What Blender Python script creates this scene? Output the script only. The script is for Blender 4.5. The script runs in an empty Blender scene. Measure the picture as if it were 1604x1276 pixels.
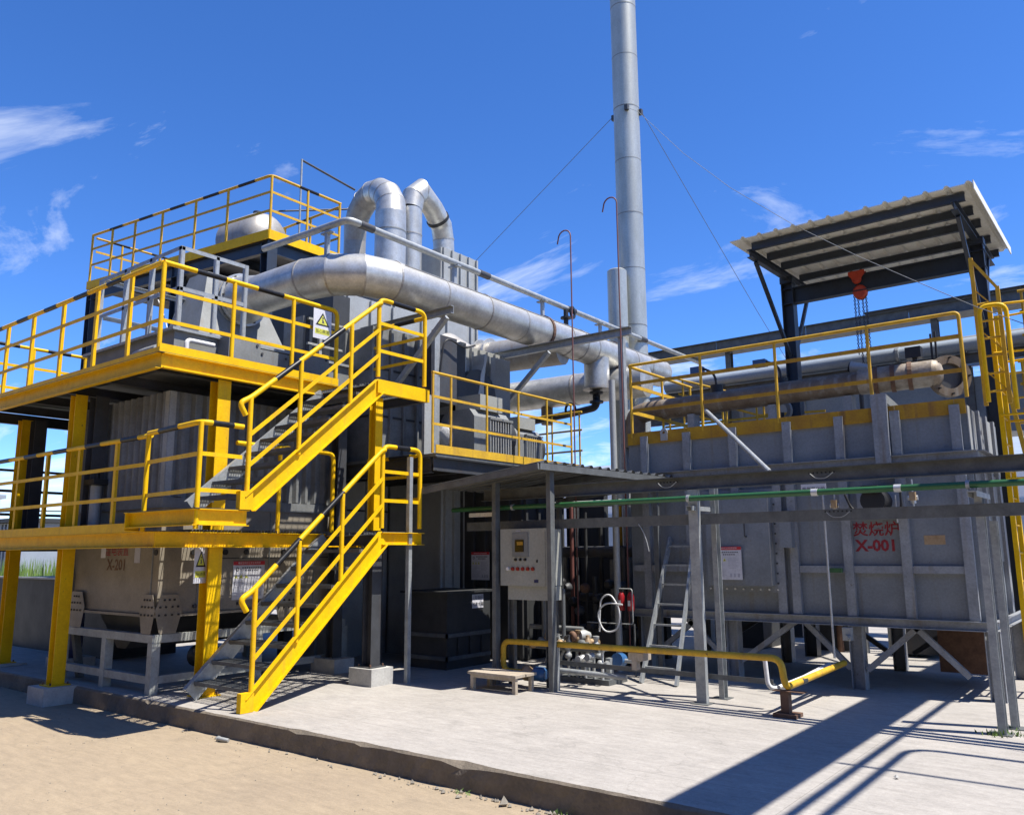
import bpy, bmesh, math, random
from mathutils import Vector, Matrix, Quaternion
random.seed(7)
S = bpy.context.scene
COL = S.collection
V = Vector

# ------------------------------------------------------------------ camera
YAW, PITCH, ROLL = math.radians(37.887), math.radians(9.978), math.radians(-0.437)
fwd = V((-math.sin(YAW) * math.cos(PITCH), math.cos(YAW) * math.cos(PITCH), math.sin(PITCH)))
rgt = V((math.cos(YAW), math.sin(YAW), 0)); upv = rgt.cross(fwd)
r2 = rgt * math.cos(ROLL) + upv * math.sin(ROLL); u2 = upv * math.cos(ROLL) - rgt * math.sin(ROLL)
cd = bpy.data.cameras.new('camera'); cam = bpy.data.objects.new('camera', cd); COL.objects.link(cam)
cam.matrix_world = Matrix(((r2.x, u2.x, -fwd.x, 0), (r2.y, u2.y, -fwd.y, 0), (r2.z, u2.z, -fwd.z, 1.75), (0, 0, 0, 1)))
cd.sensor_width = 36; cd.lens = 28.93; cd.clip_start = 0.05; cd.clip_end = 3000
S.camera = cam

# ------------------------------------------------------------------ sky, sun, exposure
SUNV = V((0.47, 0.135, 1.0)).normalized()
SUN_EL = math.asin(SUNV.z); SUN_ROT = math.atan2(SUNV.x, SUNV.y)
w = bpy.data.worlds.new('World'); S.world = w; w.use_nodes = True
nt = w.node_tree; nt.nodes.clear()
def N(t, typ, **k):
    n = t.nodes.new(typ)
    for a, b in k.items(): setattr(n, a, b)
    return n
out = N(nt, 'ShaderNodeOutputWorld'); bg = N(nt, 'ShaderNodeBackground')
sky = N(nt, 'ShaderNodeTexSky', sky_type='NISHITA', sun_disc=False, sun_elevation=SUN_EL, sun_rotation=SUN_ROT)
sky.altitude = 1200; sky.air_density = 0.7; sky.dust_density = 0.1; sky.ozone_density = 5.0
hsv = N(nt, 'ShaderNodeHueSaturation'); hsv.inputs['Hue'].default_value = 0.508; hsv.inputs['Saturation'].default_value = 1.2; hsv.inputs['Value'].default_value = 1.5
nt.links.new(sky.outputs[0], hsv.inputs['Color'])
tc = N(nt, 'ShaderNodeTexCoord')
sep = N(nt, 'ShaderNodeSeparateXYZ'); nt.links.new(tc.outputs['Generated'], sep.inputs[0])
def math_n(op, a, b=None, c=None):
    n = N(nt, 'ShaderNodeMath', operation=op)
    for i, x in enumerate((a, b, c)):
        if x is None: continue
        if isinstance(x, (int, float)): n.inputs[i].default_value = x
        else: nt.links.new(x, n.inputs[i])
    return n.outputs[0]
# flat cloud layer: direction divided by its height gives a plane high above
zc = math_n('MAXIMUM', sep.outputs['Z'], 0.02)
zd = math_n('ADD', zc, 0.12)
cx_ = math_n('DIVIDE', sep.outputs['X'], zd); cy_ = math_n('DIVIDE', sep.outputs['Y'], zd)
cmb = N(nt, 'ShaderNodeCombineXYZ'); nt.links.new(cx_, cmb.inputs[0]); nt.links.new(cy_, cmb.inputs[1])
mp = N(nt, 'ShaderNodeMapping'); mp.inputs['Location'].default_value = (44.2, 81.6, 0); mp.inputs['Rotation'].default_value = (0, 0, 0.5)
mp.inputs['Scale'].default_value = (1.0, 1.7, 1)
nt.links.new(cmb.outputs[0], mp.inputs[0])
nz = N(nt, 'ShaderNodeTexNoise'); nz.inputs['Scale'].default_value = 1.15; nz.inputs['Detail'].default_value = 9; nz.inputs['Roughness'].default_value = 0.62; nz.inputs['Distortion'].default_value = 0.7
nt.links.new(mp.outputs[0], nz.inputs['Vector'])
thr = math_n('MULTIPLY_ADD', zc, 0.34, 0.452)             # fewer clouds higher up
cl = math_n('SUBTRACT', nz.outputs['Fac'], thr)
cl = math_n('MULTIPLY', cl, 3.6); cl = math_n('MAXIMUM', cl, 0.0); cl = math_n('MINIMUM', cl, 0.62)
mixc = N(nt, 'ShaderNodeMix', data_type='RGBA')
nt.links.new(cl, mixc.inputs['Factor']); nt.links.new(hsv.outputs[0], mixc.inputs['A'])
mixc.inputs['B'].default_value = (7.0, 7.3, 7.6, 1)
nt.links.new(mixc.outputs['Result'], bg.inputs['Color']); bg.inputs['Strength'].default_value = 0.105
nt.links.new(bg.outputs[0], out.inputs[0])
ld = bpy.data.lights.new('sun', 'SUN'); ld.energy = 5.0; ld.angle = math.radians(0.5); ld.color = (1.0, 0.95, 0.86)
lo = bpy.data.objects.new('sun', ld); COL.objects.link(lo); lo.rotation_euler = SUNV.to_track_quat('Z', 'Y').to_euler(); lo.location = (0, 0, 30)
S.view_settings.view_transform = 'Standard'; S.view_settings.look = 'None'; S.view_settings.exposure = 0.85; S.view_settings.gamma = 1.0
S.view_settings.use_curve_mapping = False
S.cycles.max_bounces = 6; S.cycles.diffuse_bounces = 3; S.cycles.glossy_bounces = 3; S.cycles.sample_clamp_indirect = 6

# ------------------------------------------------------------------ materials
M = {}
def mat(name, c, c2=None, rough=0.6, metal=0.0, scale=6.0, amt=1.0, bump=0.0, bscale=60.0, streak=None, streak_amt=0.5, stretch=(1, 1, 1), rvar=0.1, detail=6, contrast=2.8, spec=0.5, grime=0.13, chips=None):
    m = bpy.data.materials.new(name); m.use_nodes = True; t = m.node_tree
    b = t.nodes['Principled BSDF']; b.inputs['Metallic'].default_value = metal; b.inputs['Specular IOR Level'].default_value = spec
    g = N(t, 'ShaderNodeNewGeometry')
    mpn = N(t, 'ShaderNodeMapping'); mpn.inputs['Scale'].default_value = stretch; t.links.new(g.outputs['Position'], mpn.inputs[0])
    n1 = N(t, 'ShaderNodeTexNoise'); n1.inputs['Scale'].default_value = scale; n1.inputs['Detail'].default_value = detail; n1.inputs['Roughness'].default_value = 0.65
    t.links.new(mpn.outputs[0], n1.inputs['Vector'])
    mr = N(t, 'ShaderNodeMapRange'); mr.inputs['From Min'].default_value = 0.5 - 0.5 / contrast; mr.inputs['From Max'].default_value = 0.5 + 0.5 / contrast
    mr.inputs['To Max'].default_value = amt
    t.links.new(n1.outputs['Fac'], mr.inputs['Value'])
    mx = N(t, 'ShaderNodeMix', data_type='RGBA'); mx.inputs['A'].default_value = (*c, 1)
    c2 = c2 or tuple(x * 0.8 for x in c); mx.inputs['B'].default_value = (*c2, 1)
    t.links.new(mr.outputs[0], mx.inputs['Factor']); res = mx.outputs['Result']
    if streak:
        ms = N(t, 'ShaderNodeMapping'); ms.inputs['Scale'].default_value = (9, 9, 0.55); t.links.new(g.outputs['Position'], ms.inputs[0])
        n2 = N(t, 'ShaderNodeTexNoise'); n2.inputs['Scale'].default_value = 1.3; n2.inputs['Detail'].default_value = 5; t.links.new(ms.outputs[0], n2.inputs['Vector'])
        m2 = N(t, 'ShaderNodeMapRange'); m2.inputs['From Min'].default_value = 0.56; m2.inputs['From Max'].default_value = 0.75; m2.inputs['To Max'].default_value = streak_amt
        t.links.new(n2.outputs['Fac'], m2.inputs['Value'])
        mx2 = N(t, 'ShaderNodeMix', data_type='RGBA'); t.links.new(m2.outputs[0], mx2.inputs['Factor']); t.links.new(res, mx2.inputs['A']); mx2.inputs['B'].default_value = (*streak, 1)
        res = mx2.outputs['Result']
    n4 = N(t, 'ShaderNodeTexNoise'); n4.inputs['Scale'].default_value = 38; n4.inputs['Detail'].default_value = 5; n4.inputs['Roughness'].default_value = 0.7; t.links.new(g.outputs['Position'], n4.inputs['Vector'])
    m4 = N(t, 'ShaderNodeMapRange'); m4.inputs['From Min'].default_value = 0.32; m4.inputs['From Max'].default_value = 0.68; m4.inputs['To Min'].default_value = 1 - grime; m4.inputs['To Max'].default_value = 1 + grime * .6
    t.links.new(n4.outputs['Fac'], m4.inputs['Value'])
    mg = N(t, 'ShaderNodeMix', data_type='RGBA', blend_type='MULTIPLY'); mg.inputs['Factor'].default_value = 1.0; t.links.new(res, mg.inputs['A']); t.links.new(m4.outputs[0], mg.inputs['B']); res = mg.outputs['Result']
    if chips:
        n6 = N(t, 'ShaderNodeTexNoise'); n6.inputs['Scale'].default_value = 16; n6.inputs['Detail'].default_value = 8; n6.inputs['Roughness'].default_value = 0.7; t.links.new(g.outputs['Position'], n6.inputs['Vector'])
        m6 = N(t, 'ShaderNodeMapRange'); m6.inputs['From Min'].default_value = 0.66; m6.inputs['From Max'].default_value = 0.69; m6.inputs['To Max'].default_value = 0.85; t.links.new(n6.outputs['Fac'], m6.inputs['Value'])
        mx6 = N(t, 'ShaderNodeMix', data_type='RGBA'); t.links.new(m6.outputs[0], mx6.inputs['Factor']); t.links.new(res, mx6.inputs['A']); mx6.inputs['B'].default_value = (*chips, 1); res = mx6.outputs['Result']
    t.links.new(res, b.inputs['Base Color'])
    rr = N(t, 'ShaderNodeMapRange'); rr.inputs['To Min'].default_value = max(0.05, rough - rvar); rr.inputs['To Max'].default_value = min(1, rough + rvar)
    t.links.new(n1.outputs['Fac'], rr.inputs['Value']); t.links.new(rr.outputs[0], b.inputs['Roughness'])
    if bump:
        n3 = N(t, 'ShaderNodeTexNoise'); n3.inputs['Scale'].default_value = bscale; n3.inputs['Detail'].default_value = 4; t.links.new(mpn.outputs[0], n3.inputs['Vector'])
        bp = N(t, 'ShaderNodeBump'); bp.inputs['Strength'].default_value = bump; bp.inputs['Distance'].default_value = 0.02
        t.links.new(n3.outputs['Fac'], bp.inputs['Height']); t.links.new(bp.outputs[0], b.inputs['Normal'])
    M[name] = m; return m
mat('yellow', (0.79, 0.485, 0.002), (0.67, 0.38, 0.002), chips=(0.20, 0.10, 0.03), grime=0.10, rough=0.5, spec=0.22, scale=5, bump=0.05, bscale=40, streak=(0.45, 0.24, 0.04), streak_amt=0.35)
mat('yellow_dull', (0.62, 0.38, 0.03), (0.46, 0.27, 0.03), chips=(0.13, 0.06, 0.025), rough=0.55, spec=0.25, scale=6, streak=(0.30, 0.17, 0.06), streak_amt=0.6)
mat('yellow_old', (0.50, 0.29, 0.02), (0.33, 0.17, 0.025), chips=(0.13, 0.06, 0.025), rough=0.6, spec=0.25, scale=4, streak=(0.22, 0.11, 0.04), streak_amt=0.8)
mat('black_tape', (0.008, 0.008, 0.009), (0.014, 0.014, 0.015), rough=0.38, scale=20, spec=0.3)
mat('galv', (0.391, 0.408, 0.408), (0.255, 0.272, 0.2805), rough=0.48, metal=0.35, scale=9, bump=0.03, streak=(0.25, 0.24, 0.22), streak_amt=0.3)
mat('galv_dark', (0.1404, 0.149, 0.1512), (0.0864, 0.0918, 0.09504), rough=0.6, metal=0.2, scale=7, streak=(0.10, 0.09, 0.08), streak_amt=0.5)
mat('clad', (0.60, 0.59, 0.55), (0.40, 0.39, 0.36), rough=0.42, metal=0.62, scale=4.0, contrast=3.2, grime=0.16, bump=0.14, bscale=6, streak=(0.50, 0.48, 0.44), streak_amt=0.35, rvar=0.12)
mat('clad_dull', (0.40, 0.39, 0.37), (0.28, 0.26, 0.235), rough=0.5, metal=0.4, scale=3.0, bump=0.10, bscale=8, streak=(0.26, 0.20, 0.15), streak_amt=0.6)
mat('stack', (0.50, 0.505, 0.455), (0.35, 0.355, 0.32), rough=0.40, metal=0.5, grime=0.16, scale=3.0, bump=0.04, bscale=9, stretch=(1, 1, .35), streak=(0.36, 0.36, 0.34), streak_amt=0.4)
mat('furnace', (0.2145, 0.2366, 0.26), (0.156, 0.1755, 0.195), rough=0.48, scale=2.2, bump=0.22, bscale=2.6, streak=(0.17, 0.15, 0.115), streak_amt=0.55, chips=(0.11, 0.07, 0.045), grime=0.16)
mat('furnace_rib', (0.2868, 0.3042, 0.3269), (0.1934, 0.2068, 0.2241), rough=0.52, scale=4, streak=(0.16, 0.115, 0.07), streak_amt=0.6, chips=(0.11, 0.065, 0.04), grime=0.18)
mat('esp', (0.27, 0.235, 0.185), (0.19, 0.165, 0.125), rough=0.6, scale=2.5, streak=(0.19, 0.165, 0.135), streak_amt=0.65)
mat('esp_rib', (0.24, 0.25, 0.25), (0.15, 0.155, 0.155), rough=0.55, metal=0.2, scale=4, streak=(0.10, 0.095, 0.085), streak_amt=0.6)
mat('frame_grey', (0.357, 0.374, 0.357), (0.255, 0.2635, 0.2465), rough=0.6, scale=7, streak=(0.22, 0.19, 0.15), streak_amt=0.5)
mat('blue_steel', (0.02625, 0.0375, 0.05625), (0.021, 0.02625, 0.0375), rough=0.45, scale=5)
mat('dark_steel', (0.055, 0.058, 0.064), (0.035, 0.036, 0.04), rough=0.55, scale=5, streak=(0.07, 0.05, 0.04), streak_amt=0.5)
mat('casing', (0.221, 0.2295, 0.2295), (0.1615, 0.17, 0.17), rough=0.6, metal=0.15, scale=2.5, streak=(0.16, 0.14, 0.12), streak_amt=0.5)
mat('casing_light', (0.391, 0.3995, 0.391), (0.306, 0.3145, 0.306), rough=0.55, metal=0.25, scale=2.5, streak=(0.33, 0.31, 0.28), streak_amt=0.4)
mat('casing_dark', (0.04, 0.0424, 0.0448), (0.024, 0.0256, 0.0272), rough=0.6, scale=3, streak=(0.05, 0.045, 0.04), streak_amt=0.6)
mat('roof_white', (0.7834, 0.7834, 0.7181), (0.6746, 0.6637, 0.5875), rough=0.5, scale=3, streak=(0.45, 0.42, 0.35), streak_amt=0.3)
mat('sheet_grey', (0.168, 0.175, 0.175), (0.112, 0.1155, 0.1155), rough=0.5, metal=0.3, scale=4)
mat('rust', (0.16, 0.085, 0.05), (0.085, 0.045, 0.03), rough=0.8, scale=9, bump=0.1)
mat('rust_pipe', (0.21, 0.165, 0.12), (0.115, 0.08, 0.052), rough=0.65, metal=0.2, scale=4, streak=(0.30, 0.29, 0.27), streak_amt=0.6)
mat('insulation', (0.34, 0.30, 0.25), (0.19, 0.145, 0.10), rough=0.6, metal=0.25, scale=5, contrast=4, bump=0.2, bscale=18)
mat('red_brown', (0.17, 0.06, 0.05), (0.12, 0.045, 0.04), rough=0.6, scale=9)
mat('green', (0.0273, 0.117, 0.039), (0.02184, 0.0858, 0.0312), rough=0.35, scale=8)
mat('cabinet', (0.306, 0.3102, 0.2805), (0.2635, 0.2677, 0.2422), rough=0.5, scale=3)
mat('white', (0.68, 0.68, 0.68), (0.612, 0.612, 0.612), rough=0.5, scale=5)
mat('sign_white', (0.595, 0.595, 0.6375), (0.544, 0.544, 0.578), rough=0.4, scale=5)
mat('sign_yellow', (0.62, 0.62, 0.08), (0.55, 0.55, 0.08), rough=0.4)
mat('sign_red', (0.55, 0.03, 0.04), (0.48, 0.03, 0.04), rough=0.4)
mat('red_paint', (0.30, 0.010, 0.022), (0.20, 0.008, 0.016), rough=0.6, scale=25, contrast=4)
mat('black', (0.01, 0.01, 0.011), (0.016, 0.016, 0.017), rough=0.5)
mat('ink', (0.05, 0.05, 0.06), (0.08, 0.08, 0.09), rough=0.6)
mat('ink_grey', (0.33, 0.33, 0.40), (0.42, 0.42, 0.48), rough=0.6)
mat('blue_paint', (0.03, 0.11, 0.26), (0.025, 0.08, 0.20), rough=0.4)
mat('navy', (0.012, 0.02, 0.10), (0.01, 0.016, 0.07), rough=0.4)
mat('red', (0.30, 0.012, 0.016), (0.22, 0.010, 0.012), rough=0.35)
mat('orange', (0.52, 0.06, 0.025), (0.40, 0.045, 0.02), rough=0.5, scale=12)
mat('chain', (0.06, 0.06, 0.075), (0.04, 0.04, 0.05), rough=0.4, metal=0.6)
mat('wood', (0.42, 0.36, 0.29), (0.30, 0.25, 0.19), rough=0.8, scale=4, stretch=(6, 1, 1))
mat('brass', (0.45, 0.33, 0.20), (0.33, 0.22, 0.12), rough=0.5, metal=0.4, scale=12)
mat('alu', (0.62, 0.63, 0.63), (0.5, 0.51, 0.51), rough=0.42, metal=0.5, scale=14)
mat('screen', (0.012, 0.009, 0.006), (0.02, 0.016, 0.01), rough=0.15)
mat('plinth', (0.46, 0.45, 0.42), (0.36, 0.35, 0.33), rough=0.85, scale=8, bump=0.15, bscale=50)
mat('pad', (0.3793, 0.3528, 0.3219), (0.3087, 0.2867, 0.2602), rough=0.85, scale=0.9, bump=0.10, bscale=70, detail=10, contrast=2.6)
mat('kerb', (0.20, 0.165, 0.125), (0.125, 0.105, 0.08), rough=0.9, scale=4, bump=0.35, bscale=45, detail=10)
mat('yard', (0.336, 0.2646, 0.1764), (0.2772, 0.2184, 0.1512), rough=0.9, scale=0.8, bump=0.12, bscale=80, detail=12, contrast=2.4)
mat('stone', (0.2604, 0.2356, 0.1984), (0.186, 0.1674, 0.1364), rough=0.9, scale=30)
mat('leaf', (0.10, 0.19, 0.035), (0.16, 0.24, 0.05), rough=0.6, scale=3)
mat('build_white', (0.629, 0.6375, 0.646), (0.578, 0.5865, 0.595), rough=0.7, scale=0.6)
mat('blocker_dark', (0.10, 0.105, 0.11), (0.075, 0.08, 0.085), rough=0.7, scale=1)  # wall colour of the added sky blocker behind the camera
mat('shed_blue', (0.30, 0.35, 0.40), (0.24, 0.28, 0.33), rough=0.5, scale=1)
# extra nodes: fine joints and stains on the two concrete surfaces
def concrete_extra(m, dark, sc, joint=1.0):
    t = m.node_tree; b = t.nodes['Principled BSDF']; src = b.inputs['Base Color'].links[0].from_socket
    g = N(t, 'ShaderNodeNewGeometry'); n = N(t, 'ShaderNodeTexNoise'); n.inputs['Scale'].default_value = sc; n.inputs['Detail'].default_value = 12; n.inputs['Roughness'].default_value = 0.75
    t.links.new(g.outputs['Position'], n.inputs['Vector'])
    mr = N(t, 'ShaderNodeMapRange'); mr.inputs['From Min'].default_value = 0.54; mr.inputs['From Max'].default_value = 0.72; mr.inputs['To Max'].default_value = 0.6
    t.links.new(n.outputs['Fac'], mr.inputs['Value'])
    mx = N(t, 'ShaderNodeMix', data_type='RGBA'); t.links.new(mr.outputs[0], mx.inputs['Factor']); t.links.new(src, mx.inputs['A']); mx.inputs['B'].default_value = (*dark, 1)
    n5 = N(t, 'ShaderNodeTexNoise'); n5.inputs['Scale'].default_value = 140; n5.inputs['Detail'].default_value = 3; t.links.new(g.outputs['Position'], n5.inputs['Vector'])
    m5 = N(t, 'ShaderNodeMapRange'); m5.inputs['From Min'].default_value = 0.3; m5.inputs['From Max'].default_value = 0.7; m5.inputs['To Min'].default_value = 0.86; m5.inputs['To Max'].default_value = 1.08
    t.links.new(n5.outputs['Fac'], m5.inputs['Value'])
    mu = N(t, 'ShaderNodeMix', data_type='RGBA', blend_type='MULTIPLY'); mu.inputs['Factor'].default_value = 1.0
    t.links.new(mx.outputs['Result'], mu.inputs['A']); t.links.new(m5.outputs[0], mu.inputs['B'])
    n7 = N(t, 'ShaderNodeTexNoise'); n7.inputs['Scale'].default_value = 9; n7.inputs['Detail'].default_value = 9; n7.inputs['Roughness'].default_value = 0.72; mp7 = N(t, 'ShaderNodeMapping'); mp7.inputs['Rotation'].default_value = (0, 0, .4); mp7.inputs['Scale'].default_value = (.45, 1.6, 1)
    t.links.new(g.outputs['Position'], mp7.inputs[0]); t.links.new(mp7.outputs[0], n7.inputs['Vector'])
    m7 = N(t, 'ShaderNodeMapRange'); m7.inputs['From Min'].default_value = 0.3; m7.inputs['From Max'].default_value = 0.7; m7.inputs['To Min'].default_value = 0.80; m7.inputs['To Max'].default_value = 1.10; t.links.new(n7.outputs['Fac'], m7.inputs['Value'])
    mu7 = N(t, 'ShaderNodeMix', data_type='RGBA', blend_type='MULTIPLY'); mu7.inputs['Factor'].default_value = 1.0; t.links.new(mu.outputs['Result'], mu7.inputs['A']); t.links.new(m7.outputs[0], mu7.inputs['B'])
    n8 = N(t, 'ShaderNodeTexNoise'); n8.inputs['Scale'].default_value = 26; n8.inputs['Detail'].default_value = 6; n8.inputs['Roughness'].default_value = 0.8; t.links.new(g.outputs['Position'], n8.inputs['Vector'])
    m8 = N(t, 'ShaderNodeMapRange'); m8.inputs['From Min'].default_value = 0.66; m8.inputs['From Max'].default_value = 0.72; m8.inputs['To Max'].default_value = 0.5; t.links.new(n8.outputs['Fac'], m8.inputs['Value'])
    mu8 = N(t, 'ShaderNodeMix', data_type='RGBA'); t.links.new(m8.outputs[0], mu8.inputs['Factor']); t.links.new(mu7.outputs['Result'], mu8.inputs['A']); mu8.inputs['B'].default_value = (dark[0] * .6, dark[1] * .58, dark[2] * .55, 1)
    # sawn joints every few metres
    sx_ = N(t, 'ShaderNodeSeparateXYZ'); t.links.new(g.outputs['Position'], sx_.inputs[0]); fac = None
    for ax, per, off in ((0, 4.2, joint), (1, 3.6, joint * 1.3)):
        a_ = N(t, 'ShaderNodeMath', operation='ADD'); a_.inputs[1].default_value = off + 400; t.links.new(sx_.outputs[ax], a_.inputs[0])
        b_ = N(t, 'ShaderNodeMath', operation='PINGPONG'); b_.inputs[1].default_value = per / 2; t.links.new(a_.outputs[0], b_.inputs[0])
        c_ = N(t, 'ShaderNodeMath', operation='LESS_THAN'); c_.inputs[1].default_value = 0.0035; t.links.new(b_.outputs[0], c_.inputs[0])
        if fac is None: fac = c_.outputs[0]
        else:
            d_ = N(t, 'ShaderNodeMath', operation='MAXIMUM'); t.links.new(fac, d_.inputs[0]); t.links.new(c_.outputs[0], d_.inputs[1]); fac = d_.outputs[0]
    mj = N(t, 'ShaderNodeMath', operation='MULTIPLY'); mj.inputs[1].default_value = 0.45; t.links.new(fac, mj.inputs[0])
    mu9 = N(t, 'ShaderNodeMix', data_type='RGBA'); t.links.new(mj.outputs[0], mu9.inputs['Factor']); t.links.new(mu8.outputs['Result'], mu9.inputs['A']); mu9.inputs['B'].default_value = (dark[0] * .5, dark[1] * .5, dark[2] * .5, 1); mu = mu9
    # hairline cracks
    vo = N(t, 'ShaderNodeTexVoronoi', feature='DISTANCE_TO_EDGE'); vo.inputs['Scale'].default_value = 0.28
    ad = N(t, 'ShaderNodeVectorMath', operation='ADD'); nn = N(t, 'ShaderNodeTexNoise'); nn.inputs['Scale'].default_value = 1.5; nn.inputs['Detail'].default_value = 6
    t.links.new(g.outputs['Position'], nn.inputs['Vector']); t.links.new(g.outputs['Position'], ad.inputs[0]); t.links.new(nn.outputs['Color'], ad.inputs[1]); t.links.new(ad.outputs[0], vo.inputs['Vector'])
    mc = N(t, 'ShaderNodeMapRange'); mc.inputs['From Max'].default_value = 0.0028; mc.inputs['To Min'].default_value = 0.22; mc.inputs['To Max'].default_value = 0.0; t.links.new(vo.outputs['Distance'], mc.inputs['Value'])
    mx3 = N(t, 'ShaderNodeMix', data_type='RGBA'); t.links.new(mc.outputs[0], mx3.inputs['Factor']); t.links.new(mu.outputs['Result'], mx3.inputs['A']); mx3.inputs['B'].default_value = (dark[0] * .4, dark[1] * .4, dark[2] * .4, 1)
    t.links.new(mx3.outputs['Result'], b.inputs['Base Color'])
concrete_extra(M['pad'], (0.225, 0.21, 0.19), 2.2)
concrete_extra(M['yard'], (0.20, 0.16, 0.115), 1.5)

# ------------------------------------------------------------------ geometry helpers
def fillet(pts, R, k=5):
    pts = [V(p) for p in pts]; o = [pts[0]]
    for a, b, c in zip(pts, pts[1:], pts[2:]):
        d1 = (a - b); d2 = (c - b); l = min(R, d1.length * .49, d2.length * .49); d1.normalize(); d2.normalize()
        p, q = b + d1 * l, b + d2 * l
        for i in range(k + 1):
            t = i / k; o.append(p * (1 - t) ** 2 + b * 2 * t * (1 - t) + q * t * t)
    o.append(pts[-1]); return o
class G:
    def __init__(s): s.v = []; s.f = []; s.s = []
    def add(s, vs, fs, smooth=False):
        n = len(s.v); s.v += [V(p) for p in vs]; s.f += [tuple(i + n for i in f) for f in fs]; s.s += [smooth] * len(fs); return s
    def box(s, a, b):
        x0, y0, z0 = a; x1, y1, z1 = b
        return s.add([(x0, y0, z0), (x1, y0, z0), (x1, y1, z0), (x0, y1, z0), (x0, y0, z1), (x1, y0, z1), (x1, y1, z1), (x0, y1, z1)],
                     [(0, 3, 2, 1), (4, 5, 6, 7), (0, 1, 5, 4), (1, 2, 6, 5), (2, 3, 7, 6), (3, 0, 4, 7)])
    def cb(s, c, d): return s.box((c[0] - d[0] / 2, c[1] - d[1] / 2, c[2] - d[2] / 2), (c[0] + d[0] / 2, c[1] + d[1] / 2, c[2] + d[2] / 2))
    def bar(s, p, q, w, h, up=(0, 0, 1)):
        p, q = V(p), V(q); d = (q - p).normalized(); u = V(up)
        if abs(d.dot(u)) > 0.98: u = V((0, 1, 0))
        sd = d.cross(u).normalized(); u = sd.cross(d)
        c = [sd * (-w / 2) + u * (-h / 2), sd * (w / 2) + u * (-h / 2), sd * (w / 2) + u * (h / 2), sd * (-w / 2) + u * (h / 2)]
        return s.add([p + x for x in c] + [q + x for x in c], [(3, 2, 1, 0), (4, 5, 6, 7), (0, 1, 5, 4), (1, 2, 6, 5), (2, 3, 7, 6), (3, 0, 4, 7)])
    def ib(s, p, q, h, w, t=0.009, up=(0, 0, 1)):
        p, q = V(p), V(q); d = (q - p).normalized(); u = V(up)
        if abs(d.dot(u)) > 0.98: u = V((0, 1, 0))
        sd = d.cross(u).normalized(); u = sd.cross(d)
        s.bar(p + u * (h / 2 - t / 2), q + u * (h / 2 - t / 2), w, t, u); s.bar(p - u * (h / 2 - t / 2), q - u * (h / 2 - t / 2), w, t, u)
        return s.bar(p, q, t * .8, h - 2 * t, u)
    def ch(s, p, q, h, w, open_dir, t=0.008, up=(0, 0, 1)):        # C-channel, flanges pointing to open_dir
        p, q = V(p), V(q); d = (q - p).normalized(); o = V(open_dir); o = (o - d * o.dot(d)).normalized(); u = d.cross(o).normalized()
        s.bar(p, q, t, h, u) if abs(d.cross(u).normalized().dot(o)) > .9 else s.bar(p, q, h, t, u)
        for sg in (1, -1):
            a = u * sg * (h / 2 - t / 2) + o * (w / 2 + t / 2)
            s.bar(p + a, q + a, w, t, u)
        return s
    def ang(s, p, q, w, d1, d2, t=0.006):                          # L-angle
        p, q, d1, d2 = V(p), V(q), V(d1).normalized(), V(d2).normalized()
        s.bar(p + d1 * w / 2, q + d1 * w / 2, w, t, d2); return s.bar(p + d2 * (w / 2 + t / 2), q + d2 * (w / 2 + t / 2), w - t, t, d1)
    def tube(s, pts, r, n=12, caps=True):
        pts = [V(p) for p in pts]; R = r if isinstance(r, (list, tuple)) else [r] * len(pts)
        d0 = (pts[1] - pts[0]).normalized(); u = V((0, 0, 1)) if abs(d0.z) < .9 else V((1, 0, 0)); sd = d0.cross(u).normalized()
        rings = []
        for i, p in enumerate(pts):
            a = (pts[i] - pts[i - 1]).normalized() if i else d0
            b = (pts[i + 1] - pts[i]).normalized() if i < len(pts) - 1 else a
            tdir = (a + b).normalized() if (a + b).length > 1e-6 else a
            sd = (sd - a * sd.dot(a)).normalized(); nu = a.cross(sd); ring = []
            for k in range(n):
                an = 2 * math.pi * k / n; off = sd * math.cos(an) * R[i] + nu * math.sin(an) * R[i]
                dn = a.dot(tdir); off = off - a * (off.dot(tdir) / dn if abs(dn) > .2 else 0); ring.append(p + off)
            sd = (sd - b * sd.dot(b)).normalized(); rings.append(ring)
        s.rings = rings; vs = [v for r_ in rings for v in r_]; fs = []
        for i in range(len(rings) - 1):
            for k in range(n): fs.append((i * n + k, i * n + (k + 1) % n, (i + 1) * n + (k + 1) % n, (i + 1) * n + k))
        s.add(vs, fs, True)
        if caps:
            s.add(rings[0], [tuple(range(n - 1, -1, -1))]); s.add(rings[-1], [tuple(range(n))])
        return s
    def ring(s, c, axis, r0, r1, th, n=24):                        # flat ring (flange)
        c, a = V(c), V(axis).normalized(); u = V((0, 0, 1)) if abs(a.z) < .9 else V((1, 0, 0)); x = a.cross(u).normalized(); y = a.cross(x)
        vs = []
        for k in range(n):
            e = x * math.cos(2 * math.pi * k / n) + y * math.sin(2 * math.pi * k / n)
            vs += [c + e * r0 - a * th / 2, c + e * r1 - a * th / 2, c + e * r1 + a * th / 2, c + e * r0 + a * th / 2]
        fs = []
        for k in range(n):
            j = (k + 1) % n
            for m in range(4): fs.append((k * 4 + m, j * 4 + m, j * 4 + (m + 1) % 4, k * 4 + (m + 1) % 4))
        return s.add(vs, fs)
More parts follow.
